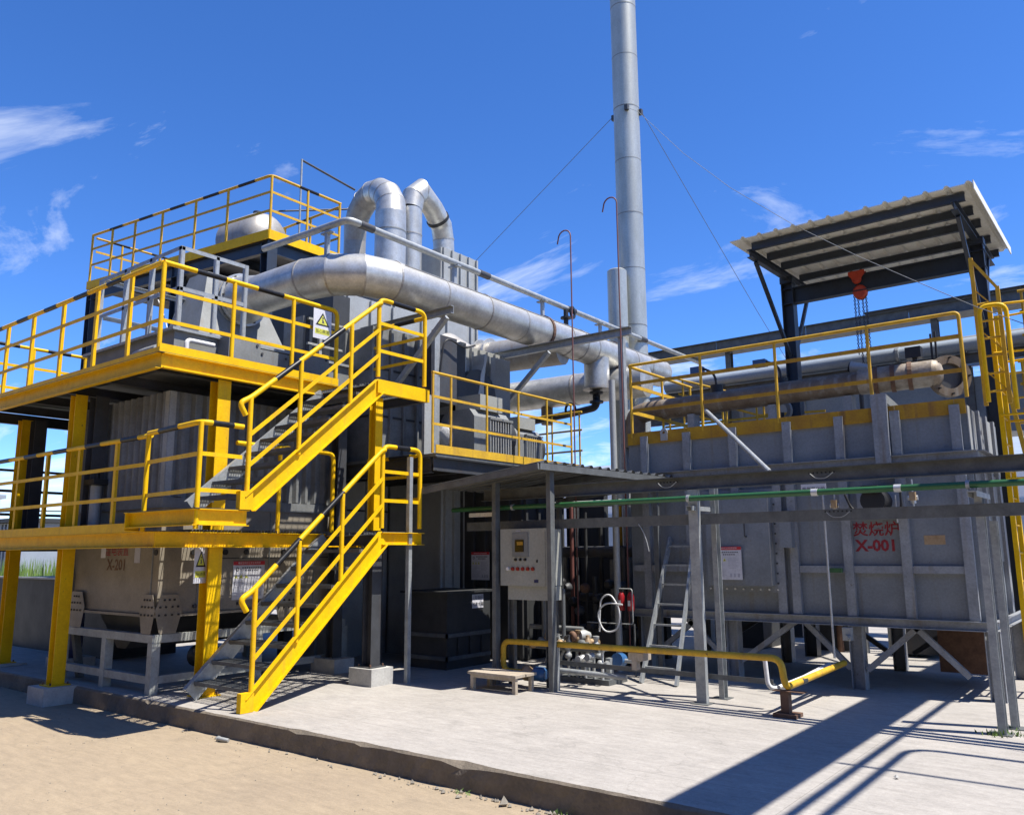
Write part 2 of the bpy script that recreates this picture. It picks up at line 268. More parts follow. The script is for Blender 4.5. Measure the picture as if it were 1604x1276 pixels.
    def lathe(s, prof, c, axis=(0, 0, 1), n=20, smooth=True):
        c, a = V(c), V(axis).normalized(); u = V((0, 0, 1)) if abs(a.z) < .9 else V((1, 0, 0)); x = a.cross(u).normalized(); y = a.cross(x); vs = []
        for r, z in prof:
            for k in range(n): vs.append(c + a * z + (x * math.cos(2 * math.pi * k / n) + y * math.sin(2 * math.pi * k / n)) * max(r, 1e-4))
        fs = []
        for i in range(len(prof) - 1):
            for k in range(n): fs.append((i * n + k, i * n + (k + 1) % n, (i + 1) * n + (k + 1) % n, (i + 1) * n + k))
        s.add(vs, fs, smooth); m = len(prof) - 1
        return s.add(vs[:n] + vs[m * n:], [tuple(range(n - 1, -1, -1)), tuple(range(n, 2 * n))])
    def poly(s, pts, ext):                                         # polygon extruded by a vector
        n = len(pts); e = V(ext); p = [V(x) for x in pts]
        return s.add(p + [x + e for x in p], [tuple(range(n - 1, -1, -1)), tuple(range(n, 2 * n))] + [(i, (i + 1) % n, (i + 1) % n + n, i + n) for i in range(n)])
def gores(pts, r, n=32):                                           # mitred sections of a bent duct, one G each
    R = G().tube(pts, r, n, False).rings
    return [G().add(R[i] + R[i + 1], [(k, (k + 1) % n, n + (k + 1) % n, n + k) for k in range(n)], True) for i in range(len(R) - 1)]
ORG = {}
def mesh_of(name, g, org, fix=True):
    me = bpy.data.meshes.new(name); me.from_pydata([p - org for p in g.v], [], g.f)
    me.polygons.foreach_set('use_smooth', g.s)
    if fix:
        bm = bmesh.new(); bm.from_mesh(me); bmesh.ops.recalc_face_normals(bm, faces=bm.faces); bm.to_mesh(me); bm.free()
    me.update(); return me
def thing(name, label, cat, loc=(0, 0, 0), group=None):
    o = bpy.data.objects.new(name, None); COL.objects.link(o); o.empty_display_size = .1; o.location = loc
    o['label'] = label; o['category'] = cat
    if group: o['group'] = group
    ORG[o] = V(loc); return o
def part(name, root, m, g, label=None, stuff=False):
    org = ORG[root]; me = mesh_of(name, g, org); me.materials.append(M[m])
    o = bpy.data.objects.new(name, me); COL.objects.link(o); o.parent = root; ORG[o] = org
    if label: o['label'] = label
    if stuff: o['kind'] = 'stuff'
    return o
def solo(name, label, cat, m, g, loc, group=None, kind=None):      # a thing that is one mesh
    org = V(loc); me = mesh_of(name, g, org); me.materials.append(M[m])
    o = bpy.data.objects.new(name, me); COL.objects.link(o); o.location = org; ORG[o] = org
    if kind: o['kind'] = kind
    if label: o['label'] = label
    if cat: o['category'] = cat
    if group: o['group'] = group
    return o
def dup(o, off, parent=None):                                      # another piece sharing mesh data, moved by off
    c = o.copy(); COL.objects.link(c); c.location = o.location + V(off)
    if parent is not None: c.parent = parent
    ORG[c] = ORG[o]; return c
def text(name, s, size, m, root, c, ux, uy, bold=0.0, ext=0.0015):  # lettering as flat mesh, centred at c
    cu = bpy.data.curves.new(name, 'FONT'); cu.body = s; cu.size = size; cu.align_x = 'CENTER'; cu.align_y = 'CENTER'; cu.offset = bold; cu.extrude = 0.0; cu.resolution_u = 2
    t = bpy.data.objects.new(name, cu); COL.objects.link(t); bpy.context.view_layer.update()
    me = bpy.data.meshes.new_from_object(t.evaluated_get(bpy.context.evaluated_depsgraph_get())); bpy.data.objects.remove(t)
    ux, uy = V(ux).normalized(), V(uy).normalized(); nrm = ux.cross(uy); org = ORG[root]
    for v in me.vertices: v.co = V(c) - org + ux * v.co.x + uy * v.co.y + nrm * ext
    me.materials.clear(); me.materials.append(M[m]); me.update(); me.name = name
    o = bpy.data.objects.new(name, me); COL.objects.link(o); o.parent = root; ORG[o] = org; return o
def setting(o): o['kind'] = 'structure'; return o

def railing(root, path, posts, h=1.05, r=0.027, mids=(0.36, 0.70), tape=True, m='yellow', post='tube', R=0.10, mid_w=0.014, mid_h=0.042, ends=(0, 0), tape_r=1.0, mid_m=None, period=0.78, duty=0.46, t0=0.2):
    path = [V(p) for p in path]; Z = V((0, 0, h)); top = [p + Z for p in path]
    if ends[0]: top = [top[0] - V((0, 0, ends[0]))] + top
    if ends[1]: top = top + [top[-1] - V((0, 0, ends[1]))]
    part('top_rail', root, m, G().tube(fillet(top, R), r, 12))
    first = None
    for p in posts:
        p = V(p)
        if first is None:
            g = G().tube([p, p + Z], r * .92, 10) if post == 'tube' else G().ang(p, p + Z, r * 2, (1, 0, 0), (0, 1, 0))
            first = part('post', root, m, g); p0 = p
        else: dup(first, p - p0)
    for hm in mids:
        for a, b in zip(path, path[1:]): part('mid_rail', root, mid_m or m, G().bar(a + V((0, 0, h * hm)), b + V((0, 0, h * hm)), mid_w, mid_h))
    if tape:
        for a, b in zip(path, path[1:]):
            L = (b - a).length; d = (b - a).normalized(); s = t0
            while s + period * duty < L - 0.06:
                part('tape_band', root, 'black_tape', G().tube([a + Z + d * s, a + Z + d * (s + period * duty)], r * 1.06, 12)); s += period

# ================================================================== THE SETTING
g = G().add([(-400, -300, 0), (400, -300, 0), (400, 500, 0), (-400, 500, 0)], [(0, 1, 2, 3)])
setting(solo('ground', 'tan dusty concrete yard in front of the kerb', None, 'yard', g, (0, 0, 0)))
# raised pad with a rough chipped front kerb
g = G(); xs = []; x = -26.0
while x < 8: xs.append(x); x += random.uniform(.05, .11) if -12 < x < 0 else 0.5
n = len(xs); prof = []; ch = 0
for i, x in enumerate(xs):
    ch = max(0.0, ch * .6 + (random.uniform(.006, .05) if random.random() < .09 else 0)); j = lambda a: random.uniform(-a, a)
    prof.append([(x, 4.925 + j(.008), -0.02), (x, 4.93 + j(.008), .10), (x, 4.928 + j(.004) + ch * .25, .182 - ch * .6), (x, 4.945 + j(.005) + ch, .1985 - ch * .08), (x, 5.3, .2), (x, 40, .2)])
vs = [p for q in prof for p in q]; kf = []; tf = []
for i in range(n - 1):
    for k in range(5):
        (kf if k < 3 else tf).append((i * 6 + k, (i + 1) * 6 + k, (i + 1) * 6 + k + 1, i * 6 + k + 1))
pad = solo('concrete_pad', 'pale concrete pad carrying the plant', None, 'pad', G().add(vs, kf + tf), (0, 0, 0)); setting(pad)
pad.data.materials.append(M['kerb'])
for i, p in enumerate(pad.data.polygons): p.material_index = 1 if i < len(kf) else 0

# ================================================================== YELLOW ACCESS TOWER (left)
T = thing('access_platform', 'two-storey yellow steel access platform around the grey precipitator', 'platform', (-11.0, 5.6, 0.2))
UZ, LZ = 3.95, 2.0
def hcol(root, x, y, z0, z1, m='yellow', s=0.15, label=None):
    return part('column', root, m, G().ib((x, y, z0), (x, y, z1), s, s, .010, (1, 0, 0)), label)
hcol(T, -8.63, 5.45, .2, 3.78, s=.17); hcol(T, -10.80, 4.80, .2, 3.78); hcol(T, -13.45, 5.22, .2, 3.78); hcol(T, -13.45, 7.2, .2, 3.78, 'dark_steel'); hcol(T, -8.95, 7.55, .38, 3.78, 'dark_steel')
for x, y in ((-13.22, 5.32), (-10.62, 4.98)): part('column', T, 'dark_steel', G().ib((x, y, 2.01), (x, y, 3.76), .17, .17, .010, (1, 0, 0)), 'dark column beside the yellow one between the two decks')  # dark columns added next to the two left yellow columns, upper storey only
part('column', T, 'yellow', G().ib((-7.72, 7.10, 2.03), (-7.72, 7.10, 3.7), .12, .12, .009, (1, 0, 0)))
part('column', T, 'dark_steel', G().ib((-7.72, 7.10, .40), (-7.72, 7.10, 1.85), .15, .15, .010, (1, 0, 0)), 'dark unpainted lower column under the stair landing')
part('column', T, 'galv', G().bar((-7.42, 7.42, .2), (-7.42, 7.42, 2.95), .055, .055))
for (x0, y0, x1, y1, z1) in ((-7.92, 6.93, -7.52, 7.28, .40), (-9.2, 7.38, -8.72, 7.72, .38)):
    part('plinth', T, 'plinth', G().box((x0, y0, .2), (x1, y1, z1)))
part('plinth', T, 'plinth', G().box((-11.02, 4.58, 0), (-10.58, 4.98, .205)))
part('plinth', T, 'plinth', G().box((-13.7, 5.0, .2), (-13.2, 5.45, .23)))
for x, y, z in ((-8.63, 5.45, .2), (-10.80, 4.80, .206), (-13.45, 5.22, .231), (-7.72, 7.10, .401)):
    part('base_plate', T, 'yellow' if x < -8 else 'dark_steel', G().box((x - .13, y - .13, z), (x + .13, y + .13, z + .012))); g = G()
    for a in (-.1, .1):
        for b in (-.1, .1): g.tube([(x + a, y + b, z + .012), (x + a, y + b, z + .04)], .011, 6)
    part('anchor_bolts', T, 'rust', g, stuff=True)
# upper deck edge beams
def deck(z, y0, y1, x0, x1, yb, first=True):
    part('beam', T, 'yellow', G().ch((x0, y0, z - .085), (x1 - .005, y0, z - .085), .17, .06, (0, -1, 0)))
    part('beam', T, 'yellow', G().ch((x1, y0 - .003, z - .085), (x1, yb, z - .085), .17, .06, (1, 0, 0)))
    part('beam', T, 'dark_steel', G().ib((x0, y1, z - .1), (x1 - .07, y1, z - .1), .16, .08))
    part('beam', T, 'dark_steel', G().ib((x0, y0 + .01, z - .1), (x0, y1 - .1, z - .1), .16, .08))
    for k in range(5):
        xx = x0 + .9 + k * 1.05
        if xx < x1 - .2: part('joist', T, 'dark_steel', G().ib((xx, y0 + .03, z - .085), (xx, y1 - .06, z - .085), .12, .06))
deck(UZ, 4.62, 7.25, -13.9, -8.5, 7.12)
deck(LZ, 4.68, 7.6, -13.9, -8.5, 7.6)
# solid upper floor with an opening for the precipitator
for a, b in (((-13.9, 4.56, UZ + .001), (-11.45, 7.3, UZ + .007)), ((-11.44, 4.56, UZ + .001), (-8.44, 5.09, UZ + .007)), ((-9.14, 5.095, UZ + .001), (-8.44, 7.12, UZ + .007))):
    part('floor_plate', T, 'dark_steel', G().box(a, b))
part('toe_plate', T, 'yellow', G().box((-8.455, 4.56, UZ + .008), (-8.447, 7.08, UZ + .10)))
part('toe_plate', T, 'yellow', G().box((-13.9, 4.56, UZ + .008), (-8.46, 4.566, UZ + .06)))
part('toe_plate', T, 'yellow', G().box((-13.9, 4.62, LZ + .002), (-8.75, 4.628, LZ + .10)))
def grating(x0, x1, y0, y1, z, along='y', sp=.045, th=.005, hh=.03):
    g = G()
    if along == 'y':
        x = x0
        while x < x1: g.box((x, y0, z - hh), (x + th, y1, z)); x += sp
        y = y0
        while y < y1: g.box((x0, y, z - .012), (x1, y + .006, z - .004)); y += .1
    else:
        y = y0
        while y < y1: g.box((x0, y, z - hh), (x1, y + th, z)); y += sp
        x = x0
        while x < x1: g.box((x, y0, z - .012), (x + .006, y1, z - .004)); x += .1
    return g
part('floor_plate', T, 'dark_steel', G().box((-13.9, 4.635, LZ + .001), (-11.45, 7.6, LZ + .008)))
part('floor_plate', T, 'dark_steel', G().box((-11.44, 4.635, LZ + .001), (-8.52, 5.08, LZ + .008)))
part('deck_grating', T, 'galv_dark', grating(-9.12, -8.47, 5.09, 7.6, LZ + .03, 'x'))
# raised stair-foot step beside the lower deck
part('beam', T, 'yellow', G().ch((-8.74, 4.50, 2.115), (-7.405, 4.50, 2.115), .16, .05, (0, -1, 0)))
part('beam', T, 'yellow', G().ch((-7.42, 4.497, 2.115), (-7.42, 5.06, 2.115), .16, .05, (1, 0, 0)))
part('beam', T, 'yellow', G().ib((-8.70, 4.44, 2.1), (-8.70, 4.60, 2.1), .2, .06))
part('floor_plate', T, 'dark_steel', G().box((-8.73, 4.45, 2.197), (-7.37, 5.08, 2.204)))
part('column', T, 'galv_dark', G().bar((-11.27, 5.31, .2), (-11.27, 5.02, 1.84), .08, .08), 'slim grey prop below the lower deck')
# landings of the two flights
for z, y0, y1 in ((2.0, 6.93, 7.64), (3.84, 6.80, 7.71)):
    if z < 3:
        part('beam', T, 'yellow', G().ch((-7.42, y0, z - .075), (-7.42, y1, z - .075), .15, .05, (1, 0, 0)))
    else: part('beam', T, 'yellow', G().box((-7.43, y0, z - .15), (-7.37, y1, z + .02)))
    part('beam', T, 'dark_steel', G().ib((-8.45, y1 - .03, z - .09), (-7.48, y1 - .03, z - .09), .12, .06))
    part('beam', T, 'dark_steel', G().ib((-8.45, y0 + .04, z - .09), (-7.48, y0 + .04, z - .09), .12, .06))
    part('deck_grating', T, 'galv_dark', grating(-8.44, -7.44, y0, y1, z + .01))

# guard rails of the tower
r_ = thing('guardrail', 'yellow guardrail with black bands along the front of the upper deck', 'railing', (-11.2, 4.58, UZ), 'tower guardrails')
ux = [-13.8, -12.75, -11.91, -11.01, -10.09, -9.26, -8.52]
railing(r_, [(-13.85, 4.58, UZ), (-8.52, 4.58, UZ)], [(x, 4.58, UZ) for x in ux[:-1]], post='angle', t0=.62, period=.86, duty=.42, r=.028)
r_ = thing('guardrail', 'yellow guardrail with round posts on the stair side of the upper deck', 'railing', (-8.5, 5.7, UZ), 'tower guardrails')
railing(r_, [(-8.51, 4.58, UZ), (-8.51, 7.08, UZ)], [(-8.51, 4.585, UZ), (-8.51, 5.49, UZ), (-8.51, 6.36, UZ)], ends=(0, 1.0), t0=.40, period=.83, duty=.46, r=.029)
r_ = thing('guardrail', 'yellow guardrail on the far left end of the upper deck', 'railing', (-13.85, 5.8, UZ), 'tower guardrails')
railing(r_, [(-13.85, 4.62, UZ), (-13.85, 7.2, UZ)], [(-13.85, 5.4, UZ), (-13.85, 6.2, UZ), (-13.85, 7.15, UZ)], t0=.2)
r_ = thing('guardrail', 'yellow guardrail with black bands along the front of the lower deck', 'railing', (-11.2, 4.65, LZ), 'tower guardrails')
railing(r_, [(-13.85, 4.65, LZ), (-8.66, 4.65, LZ)], [(x, 4.65, LZ) for x in (-13.8, -12.95, -12.1, -11.25, -10.37, -9.45)], post='angle', t0=.25, period=.86, duty=.44, r=.028)
r_ = thing('guardrail', 'yellow guardrail bent round the raised step at the foot of the upper flight', 'railing', (-8.0, 4.5, 2.0), 'tower guardrails')
railing(r_, [(-8.62, 4.60, LZ), (-7.43, 4.50, LZ), (-7.43, 4.98, LZ)], [(-8.62, 4.60, LZ), (-7.43, 4.50, LZ)], h=1.06, r=.028, tape=False, R=.12)
part('tape_band', r_, 'black_tape', G().tube([(-8.35, 4.578, 3.06), (-7.9, 4.54, 3.06)], .030, 12)); part('tape_band', r_, 'black_tape', G().tube([(-7.43, 4.62, 3.06), (-7.43, 4.86, 3.06)], .030, 12))
r_ = thing('guardrail', 'short yellow guardrail under the upper flight beside the precipitator', 'railing', (-8.5, 6.6, LZ), 'tower guardrails')
railing(r_, [(-8.5, 5.62, LZ), (-8.5, 7.08, LZ)], [(-8.5, 6.24, LZ)], ends=(0, 1.05), tape=False, mids=(), r=.028)
r_ = thing('guardrail', 'dark guardrail at the back of the lower deck against the sky', 'railing', (-13.85, 6.2, LZ), 'tower guardrails')
railing(r_, [(-13.85, 4.75, LZ), (-13.85, 7.5, LZ), (-11.6, 7.5, LZ)], [(-13.85, 5.6, LZ), (-13.85, 6.6, LZ), (-12.6, 7.5, LZ)], m='dark_steel', tape=False, r=.02)
for z, y0, y1, lab in ((2.01, 6.95, 7.60, 'yellow guardrail around the landing of the lower flight'), (3.86, 6.84, 7.66, 'yellow guardrail around the top landing beside the big duct')):
    r_ = thing('guardrail', lab, 'railing', (-7.42, 7.3, z), 'tower guardrails')
    railing(r_, [(-7.42, y0, z), (-7.42, y1, z)], [], ends=(1.0, 1.0), tape=False, R=.11, r=.029, h=1.04)
    part('tape_band', r_, 'black_tape', G().tube([(-7.42, y0 + .22, z + 1.04), (-7.42, y1 - .2, z + 1.04)], .031, 12))
    part('top_rail', r_, 'yellow', G().tube([(-7.45, y1 + .02, z + .98), (-8.42, y1 + .02, z + .98)], .026, 10))
    part('mid_rail', r_, 'yellow', G().bar((-7.45, y1 + .02, z + .42), (-8.42, y1 + .02, z + .42), .014, .04)); part('mid_rail', r_, 'yellow', G().bar((-7.45, y1 + .02, z + .72), (-8.42, y1 + .02, z + .72), .014, .04))
    part('tape_band', r_, 'black_tape', G().tube([(-7.62, y1 + .02, z + .98), (-8.0, y1 + .02, z + .98)], .028, 10))

# ---- stairs
def stair(label, y0, z0, y1, z1, nt_, xr=-7.40, xl=-8.44, foot=True, rail_posts=()):
    s = thing('staircase', label, 'stairs', (-7.9, (y0 + y1) / 2, z0), 'yellow stair flights')
    d = V((0, y1 - y0, z1 - z0)).normalized()
    a, b = V((xr, y0 + .05, z0 + .06)), V((xr, y1 + .02, z1 - .06))
    part('stringer', s, 'yellow', G().ch(a, b, .19, .055, (1, 0, 0), .008))
    if foot: part('stringer_foot', s, 'yellow', G().box((xr - .02, y0 - .07, z0 + .002), (xr + .05, y0 + .08, z0 + .19)))
    part('stringer', s, 'galv', G().ch(V((xl, a.y, a.z)), V((xl, b.y, b.z)), .19, .055, (-1, 0, 0), .008), 'galvanised grey stringer on the tower side')
    dy, dz = (y1 - y0) / nt_, (z1 - z0) / nt_; first = None
    for k in range(1, nt_):
        y, z = y0 + dy * k, z0 + dz * k
        if first is None:
            g = G(); yy = y - .11
            for q in range(8): g.box((xl + .012, yy, z - .03), (xr - .012, yy + .006, z)); yy += .032
            for q in range(11): xx = xl + .05 + q * .094; g.box((xx, y - .11, z - .02), (xx + .006, y + .11, z - .004))
            g.box((xl + .012, y - .125, z - .038), (xr - .012, y - .116, z + .002))
            g.box((xl + .01, y - .11, z - .05), (xl + .014, y + .11, z)); g.box((xr - .014, y - .11, z - .05), (xr - .01, y + .11, z))
            first = part('tread', s, 'galv_dark', g)
        else: dup(first, (0, dy * (k - 1), dz * (k - 1)))
    H = .98; lo_, hi = V((xr, y0 + .0, z0 + .12 + H)), V((xr, y1 + .0, z1 + H))
    p = [lo_ + V((0, -.02, -.12)), lo_ + V((0, -.10, .0)), lo_ + V((0, .04, .08)), hi + V((0, -.02, 0)), hi + V((0, .04, .02))]
    part('handrail', s, 'yellow', G().tube(fillet(p, .06), .029, 12))
    dirv = (p[3] - p[2]); L = dirv.length; dirv.normalize(); q = .38
    while q + .42 < L:
        part('tape_band', s, 'black_tape', G().tube([p[2] + dirv * q, p[2] + dirv * (q + .40)], .0305, 12)); q += .80
    for py in rail_posts:
        t = (py - y0) / (y1 - y0); zb = z0 + (z1 - z0) * t + .08
        ztop = p[2].z + (py - p[2].y) / (p[3].y - p[2].y) * (p[3].z - p[2].z)
        part('post', s, 'yellow', G().tube([(xr + .01, py, zb - .05), (xr + .01, py, ztop)], .026, 10))
    for f in (.33, .66):
        ya = rail_posts[0]; off = H * f
        part('mid_rail', s, 'yellow', G().bar((xr + .01, ya, z0 + .10 + (z1 - z0) * (ya - y0) / (y1 - y0) + off), (xr + .01, y1, z1 + off), .014, .04))
    return s
stair('lower yellow stair flight rising from the concrete pad to the first landing', 5.12, .2, 6.93, 2.0, 9, rail_posts=(5.19, 5.72, 6.31))
stair('upper yellow stair flight rising past the precipitator to the top landing', 5.0, 2.2, 6.82, 3.84, 9, rail_posts=(5.03, 5.66, 6.38))

# ---- warning signs on the tower
def warn_sign(label, c, ux, uy, wd, ht):
    c, ux, uy = V(c), V(ux).normalized(), V(uy).normalized(); nn = ux.cross(uy)
    s = thing('warning_sign', label, 'sign', tuple(c - uy * ht / 2), 'fall warning signs')
    P = lambda x, y, o=0: c + ux * x * wd + uy * y * ht + nn * o
    part('board', s, 'sign_white', G().poly([P(-.5, -.5), P(.5, -.5), P(.5, .5), P(-.5, .5)], nn * -.004))
    part('triangle_border', s, 'black', G().poly([P(-.38, -.05, .0005), P(.38, -.05, .0005), P(0, .40, .0005)], nn * .001))
    part('triangle_field', s, 'sign_yellow', G().poly([P(-.26, .0, .0016), P(.26, .0, .0016), P(0, .31, .0016)], nn * .0008))
    part('pictogram', s, 'ink', G().poly([P(-.06, .03, .0026), P(.02, .05, .0026), P(.09, .02, .0026), P(.06, .11, .0026), P(.02, .17, .0026), P(-.05, .15, .0026), P(-.02, .10, .0026)], nn * .0005))
    part('pictogram', s, 'ink', G().lathe([(.03 * wd * 1.6, 0), (.03 * wd * 1.6, .0005)], P(.01, .215, .0026), nn, 10, False))
    part('caption_plate', s, 'sign_yellow', G().poly([P(-.40, -.34, .0005), P(.40, -.34, .0005), P(.40, -.16, .0005), P(-.40, -.16, .0005)], nn * .001))
    text('caption', '当心跌落', wd * .19, 'black', s, P(0, -.25, .0016), ux, uy, .0)
    return s
warn_sign('fall warning sign wired to the yellow column below the lower deck', (-8.60, 5.30, 1.635), (-.35, 1, 0), (0, 0, 1), .215, .40)
warn_sign('fall warning sign hanging from the upper deck guardrail by the duct', (-8.455, 6.79, 4.74), (0, 1, 0), (0, 0, 1), .30, .40)

# ================================================================== WET PRECIPITATOR X-201
EX0, EX1, EY0, EY1 = -11.4, -9.18, 5.13, 7.9
P_ = thing('precipitator', 'grey wet electrostatic precipitator marked X-201 inside the yellow platform', 'filter unit', (-10.3, 6.5, .2))
fr = part('base_frame', P_, 'frame_grey', G().bar((EX0, EY0, .81), (EX1 + .04, EY0, .81), .09, .09).bar((EX1, EY0 + .045, .81), (EX1, EY1, .81), .09, .09).bar((EX0, EY1, .81), (EX1, EY1 , .81), .088, .088)
          .bar((EX0, EY0, .36), (EX1, EY0, .36), .085, .085).bar((EX1, EY0 + .045, .36), (EX1, EY1, .36), .085, .085))
for x, y in ((EX1, EY0), (-10.25, EY0), (EX0, EY0), (EX1, 6.5), (EX1, EY1), (EX0, EY1)): part('leg', P_, 'frame_grey', G().bar((x, y, .2), (x, y, .764), .1, .1))
part('lower_body', P_, 'esp', G().box((EX0, EY0, 1.08), (EX1, EY1, 2.30)))
part('bottom_flange', P_, 'esp', G().box((EX0 - .03, EY0 - .035, 1.045), (EX1 + .035, EY1, 1.075)))
part('panel_seam', P_, 'casing', G().box((-9.33, EY0 - .012, 1.08), (-9.315, EY0, 2.28)))
for y in (5.62, 6.62, 7.35): part('panel_seam', P_, 'casing', G().box((EX1, y, 1.08), (EX1 + .012, y + .015, 2.28)))
part('panel_seam', P_, 'casing_dark', G().box((EX1, 5.6, 1.70), (EX1 + .008, 7.8, 1.712)))
for y in (5.55, 5.98, 6.28, 6.85): part('port', P_, 'black', G().tube([(EX1, y, 1.78), (EX1 + .02, y, 1.78)], .035, 14))
part('port', P_, 'black', G().tube([(-9.26, EY0 - .012, 1.78), (-9.26, EY0, 1.78)], .035, 14))
part('nameplate', P_, 'black', G().box((EX1, 5.66, 1.40), (EX1 + .012, 5.77, 1.53)))
for y in (5.6, 5.9, 6.2, 6.5, 6.8): part('latch', P_, 'dark_steel', G().cb((EX1 + .015, y, 1.15), (.03, .05, .035)))
hp = part('hopper', P_, 'casing_dark', G().poly([(-10.95, EY0 + .2, 1.044), (-9.65, EY0 + .2, 1.044), (-10.2, EY0 + .2, .62), (-10.4, EY0 + .2, .62)], (0, 1.6, 0)))
def foot(cx, cy, face):
    w2, wt = (.17, .10) if abs(cx - EX1) < .3 else (.22, .15)
    if face == 'y': q = lambda a, z: (cx + a, cy - .042, z); e = (0, .006, 0)
    else: q = lambda a, z: (cx + .042, cy + a, z); e = (-.006, 0, 0)
    o = part('foot_bracket', P_, 'esp', G().poly([q(-wt, .86), q(wt, .86), q(w2, 1.12), q(w2 * .6, 1.30), q(-w2 * .6, 1.30), q(-w2, 1.12)], e)); g = G()
    for z, xs_ in ((1.07, (-.12, -.04, .04, .12)), (1.16, (-.11, -.04, .04, .11)), (1.24, (-.06, 0, .06))):
        for a in xs_:
            p = V(q(a, z)); nn = V((0, -1, 0)) if face == 'y' else V((1, 0, 0)); g.tube([p, p + nn * .012], .013, 6)
    b = part('bolt_group', o, 'black', g, stuff=True)
foot(EX1 - .13, EY0, 'y'); foot(EX1, EY0 + .13, 'x'); foot(EX0 + .35, EY0, 'y'); foot(EX1, 6.9, 'x')
part('upper_body', P_, 'esp_rib', G().box((EX0 + .02, EY0 + .03, 2.30), (EX1 - .03, EY1, 3.70)))
part('waist_flange', P_, 'esp_rib', G().box((EX0, EY0 - .02, 2.30), (EX1 + .02, EY1, 2.42)))
rb = part('rib', P_, 'esp_rib', G().poly([(EX0 + .05, EY0 + .03, 2.43), (EX0 + .08, EY0 - .02, 2.43), (EX0 + .12, EY0 - .02, 2.43), (EX0 + .15, EY0 + .03, 2.43)], (0, 0, 1.26)))
k = 1
while EX0 + .05 + k * .155 < EX1 - .1: dup(rb, (k * .155, 0, 0)); k += 1
rb = part('rib', P_, 'esp_rib', G().poly([(EX1 - .03, EY0 + .14, 2.43), (EX1 + .02, EY0 + .17, 2.43), (EX1 + .02, EY0 + .21, 2.43), (EX1 - .03, EY0 + .24, 2.43)], (0, 0, 1.26)))
k = 1
while EY0 + .2 + k * .155 < EY1: dup(rb, (0, k * .155, 0)); k += 1
part('corner_angle', P_, 'casing_light', G().ang((EX1 + .012, EY0 - .012, 2.43), (EX1 + .012, EY0 - .012, 3.69), .09, (-1, 0, 0), (0, 1, 0)))
part('top_body', P_, 'casing', G().box((EX0, EY0, 3.98), (EX1, EY1, 4.44)))
part('top_flange', P_, 'galv', G().box((EX0 - .05, EY0 - .05, 4.44), (EX1 + .05, EY1, 4.475)))
for y0, y1, x1, z1 in ((5.72, 6.18, -8.93, 4.46), (6.24, 6.72, -9.05, 4.40), (6.80, 7.28, -8.90, 4.46)):
    o = part('insulator_box', P_, 'casing', G().box((EX1, y0, 4.0), (x1, y1, z1))); g = G()
    for yy in (y0 + .05, y1 - .05):
        for zz in (4.08, z1 - .06): g.tube([(x1, yy, zz), (x1 + .012, yy, zz)], .018, 8)
    part('bolt_group', o, 'dark_steel', g, stuff=True)
for y in (5.2, 5.35): part('port', P_, 'black', G().tube([(EX1, y, 4.2), (EX1 + .012, y, 4.2)], .028, 12))
part('vent_pipe', P_, 'white', G().tube(fillet([(-9.1, 5.25, 3.98), (-9.1, 5.25, 4.33), (-9.1, 5.62, 4.33)], .06), .03, 10))
part('vent_pipe', P_, 'casing_light', G().tube(fillet([(-9.9, 5.02, 3.98), (-9.9, 5.02, 4.22), (-9.35, 5.02, 4.22)], .1), .05, 10))
part('standpipe', P_, 'casing_light', G().tube([(-10.55, 4.98, 2.02), (-10.55, 4.98, 2.62)], .075, 14))
part('valve', P_, 'black', G().cb((-10.55, 4.98, 2.66), (.26, .18, .07)).tube([(-10.55, 4.98, 2.66), (-10.55, 4.98, 2.78)], .04, 8))
part('drain_pipe', P_, 'dark_steel', G().tube([(-10.75, 5.02, 2.45), (-10.75, 5.02, 3.65)], .07, 12))
# transition hood up to the duct flange
part('hood', P_, 'casing', G().add([(-11.38, 6.05, 4.476), (-10.25, 6.05, 4.476), (-10.25, 7.75, 4.476), (-11.38, 7.75, 4.476), (-11.3, 6.5, 5.92), (-10.80, 6.5, 5.92), (-10.80, 7.3, 5.92), (-11.3, 7.3, 5.92)],
     [(0, 1, 5, 4), (1, 2, 6, 5), (2, 3, 7, 6), (3, 0, 4, 7), (4, 5, 6, 7), (3, 2, 1, 0)]))
text('unit_name', '湿电装置', .145, 'red_paint', P_, (-10.18, EY0 - .002, 1.80), (1, 0, 0), (0, 0, 1), .0)
text('unit_number', 'X-201', .185, 'rust', P_, (-10.17, EY0 - .002, 1.63), (1, 0, 0), (0, 0, 1), .004)
part('paper_label', P_, 'sign_white', G().box((-10.58, EY0 - .003, 1.72), (-10.46, EY0 - .001, 1.90)))
part('paper_label', P_, 'ink_grey', G().box((-9.75, EY0 - .003, 1.66), (-9.62, EY0 - .001, 1.86)))

# grey bolted angle frame on top of the precipitator
fr = thing('guard_frame', 'grey bolted angle-iron guard frame on top of the precipitator', 'railing', (-10.2, 5.9, 4.476))
fx0, fx1, fy0, fy1, fz0, fz1 = -11.2, -9.16, 5.14, 6.05, 4.476, 5.52
for x, y in ((fx1, fy0), (-9.85, fy0), (-10.5, fy0), (fx0, fy0), (fx1, fy1), (fx1, 5.62), (fx0, 6.9)): part('post', fr, 'galv', G().ang((x, y, fz0), (x, y, fz1), .05, (-1, 0, 0), (0, 1, 0)))
for z in (fz1, 5.0): part('rail', fr, 'galv', G().ang((fx0, fy0, z), (fx1, fy0, z), .05, (0, 1, 0), (0, 0, -1))); part('rail', fr, 'galv', G().ang((fx1, fy0 + .01, z), (fx1, fy1, z), .05, (-1, 0, 0), (0, 0, -1))); part('rail', fr, 'galv', G().ang((fx0, fy0 + .06, z), (fx0, 6.9, z), .05, (1, 0, 0), (0, 0, -1)))
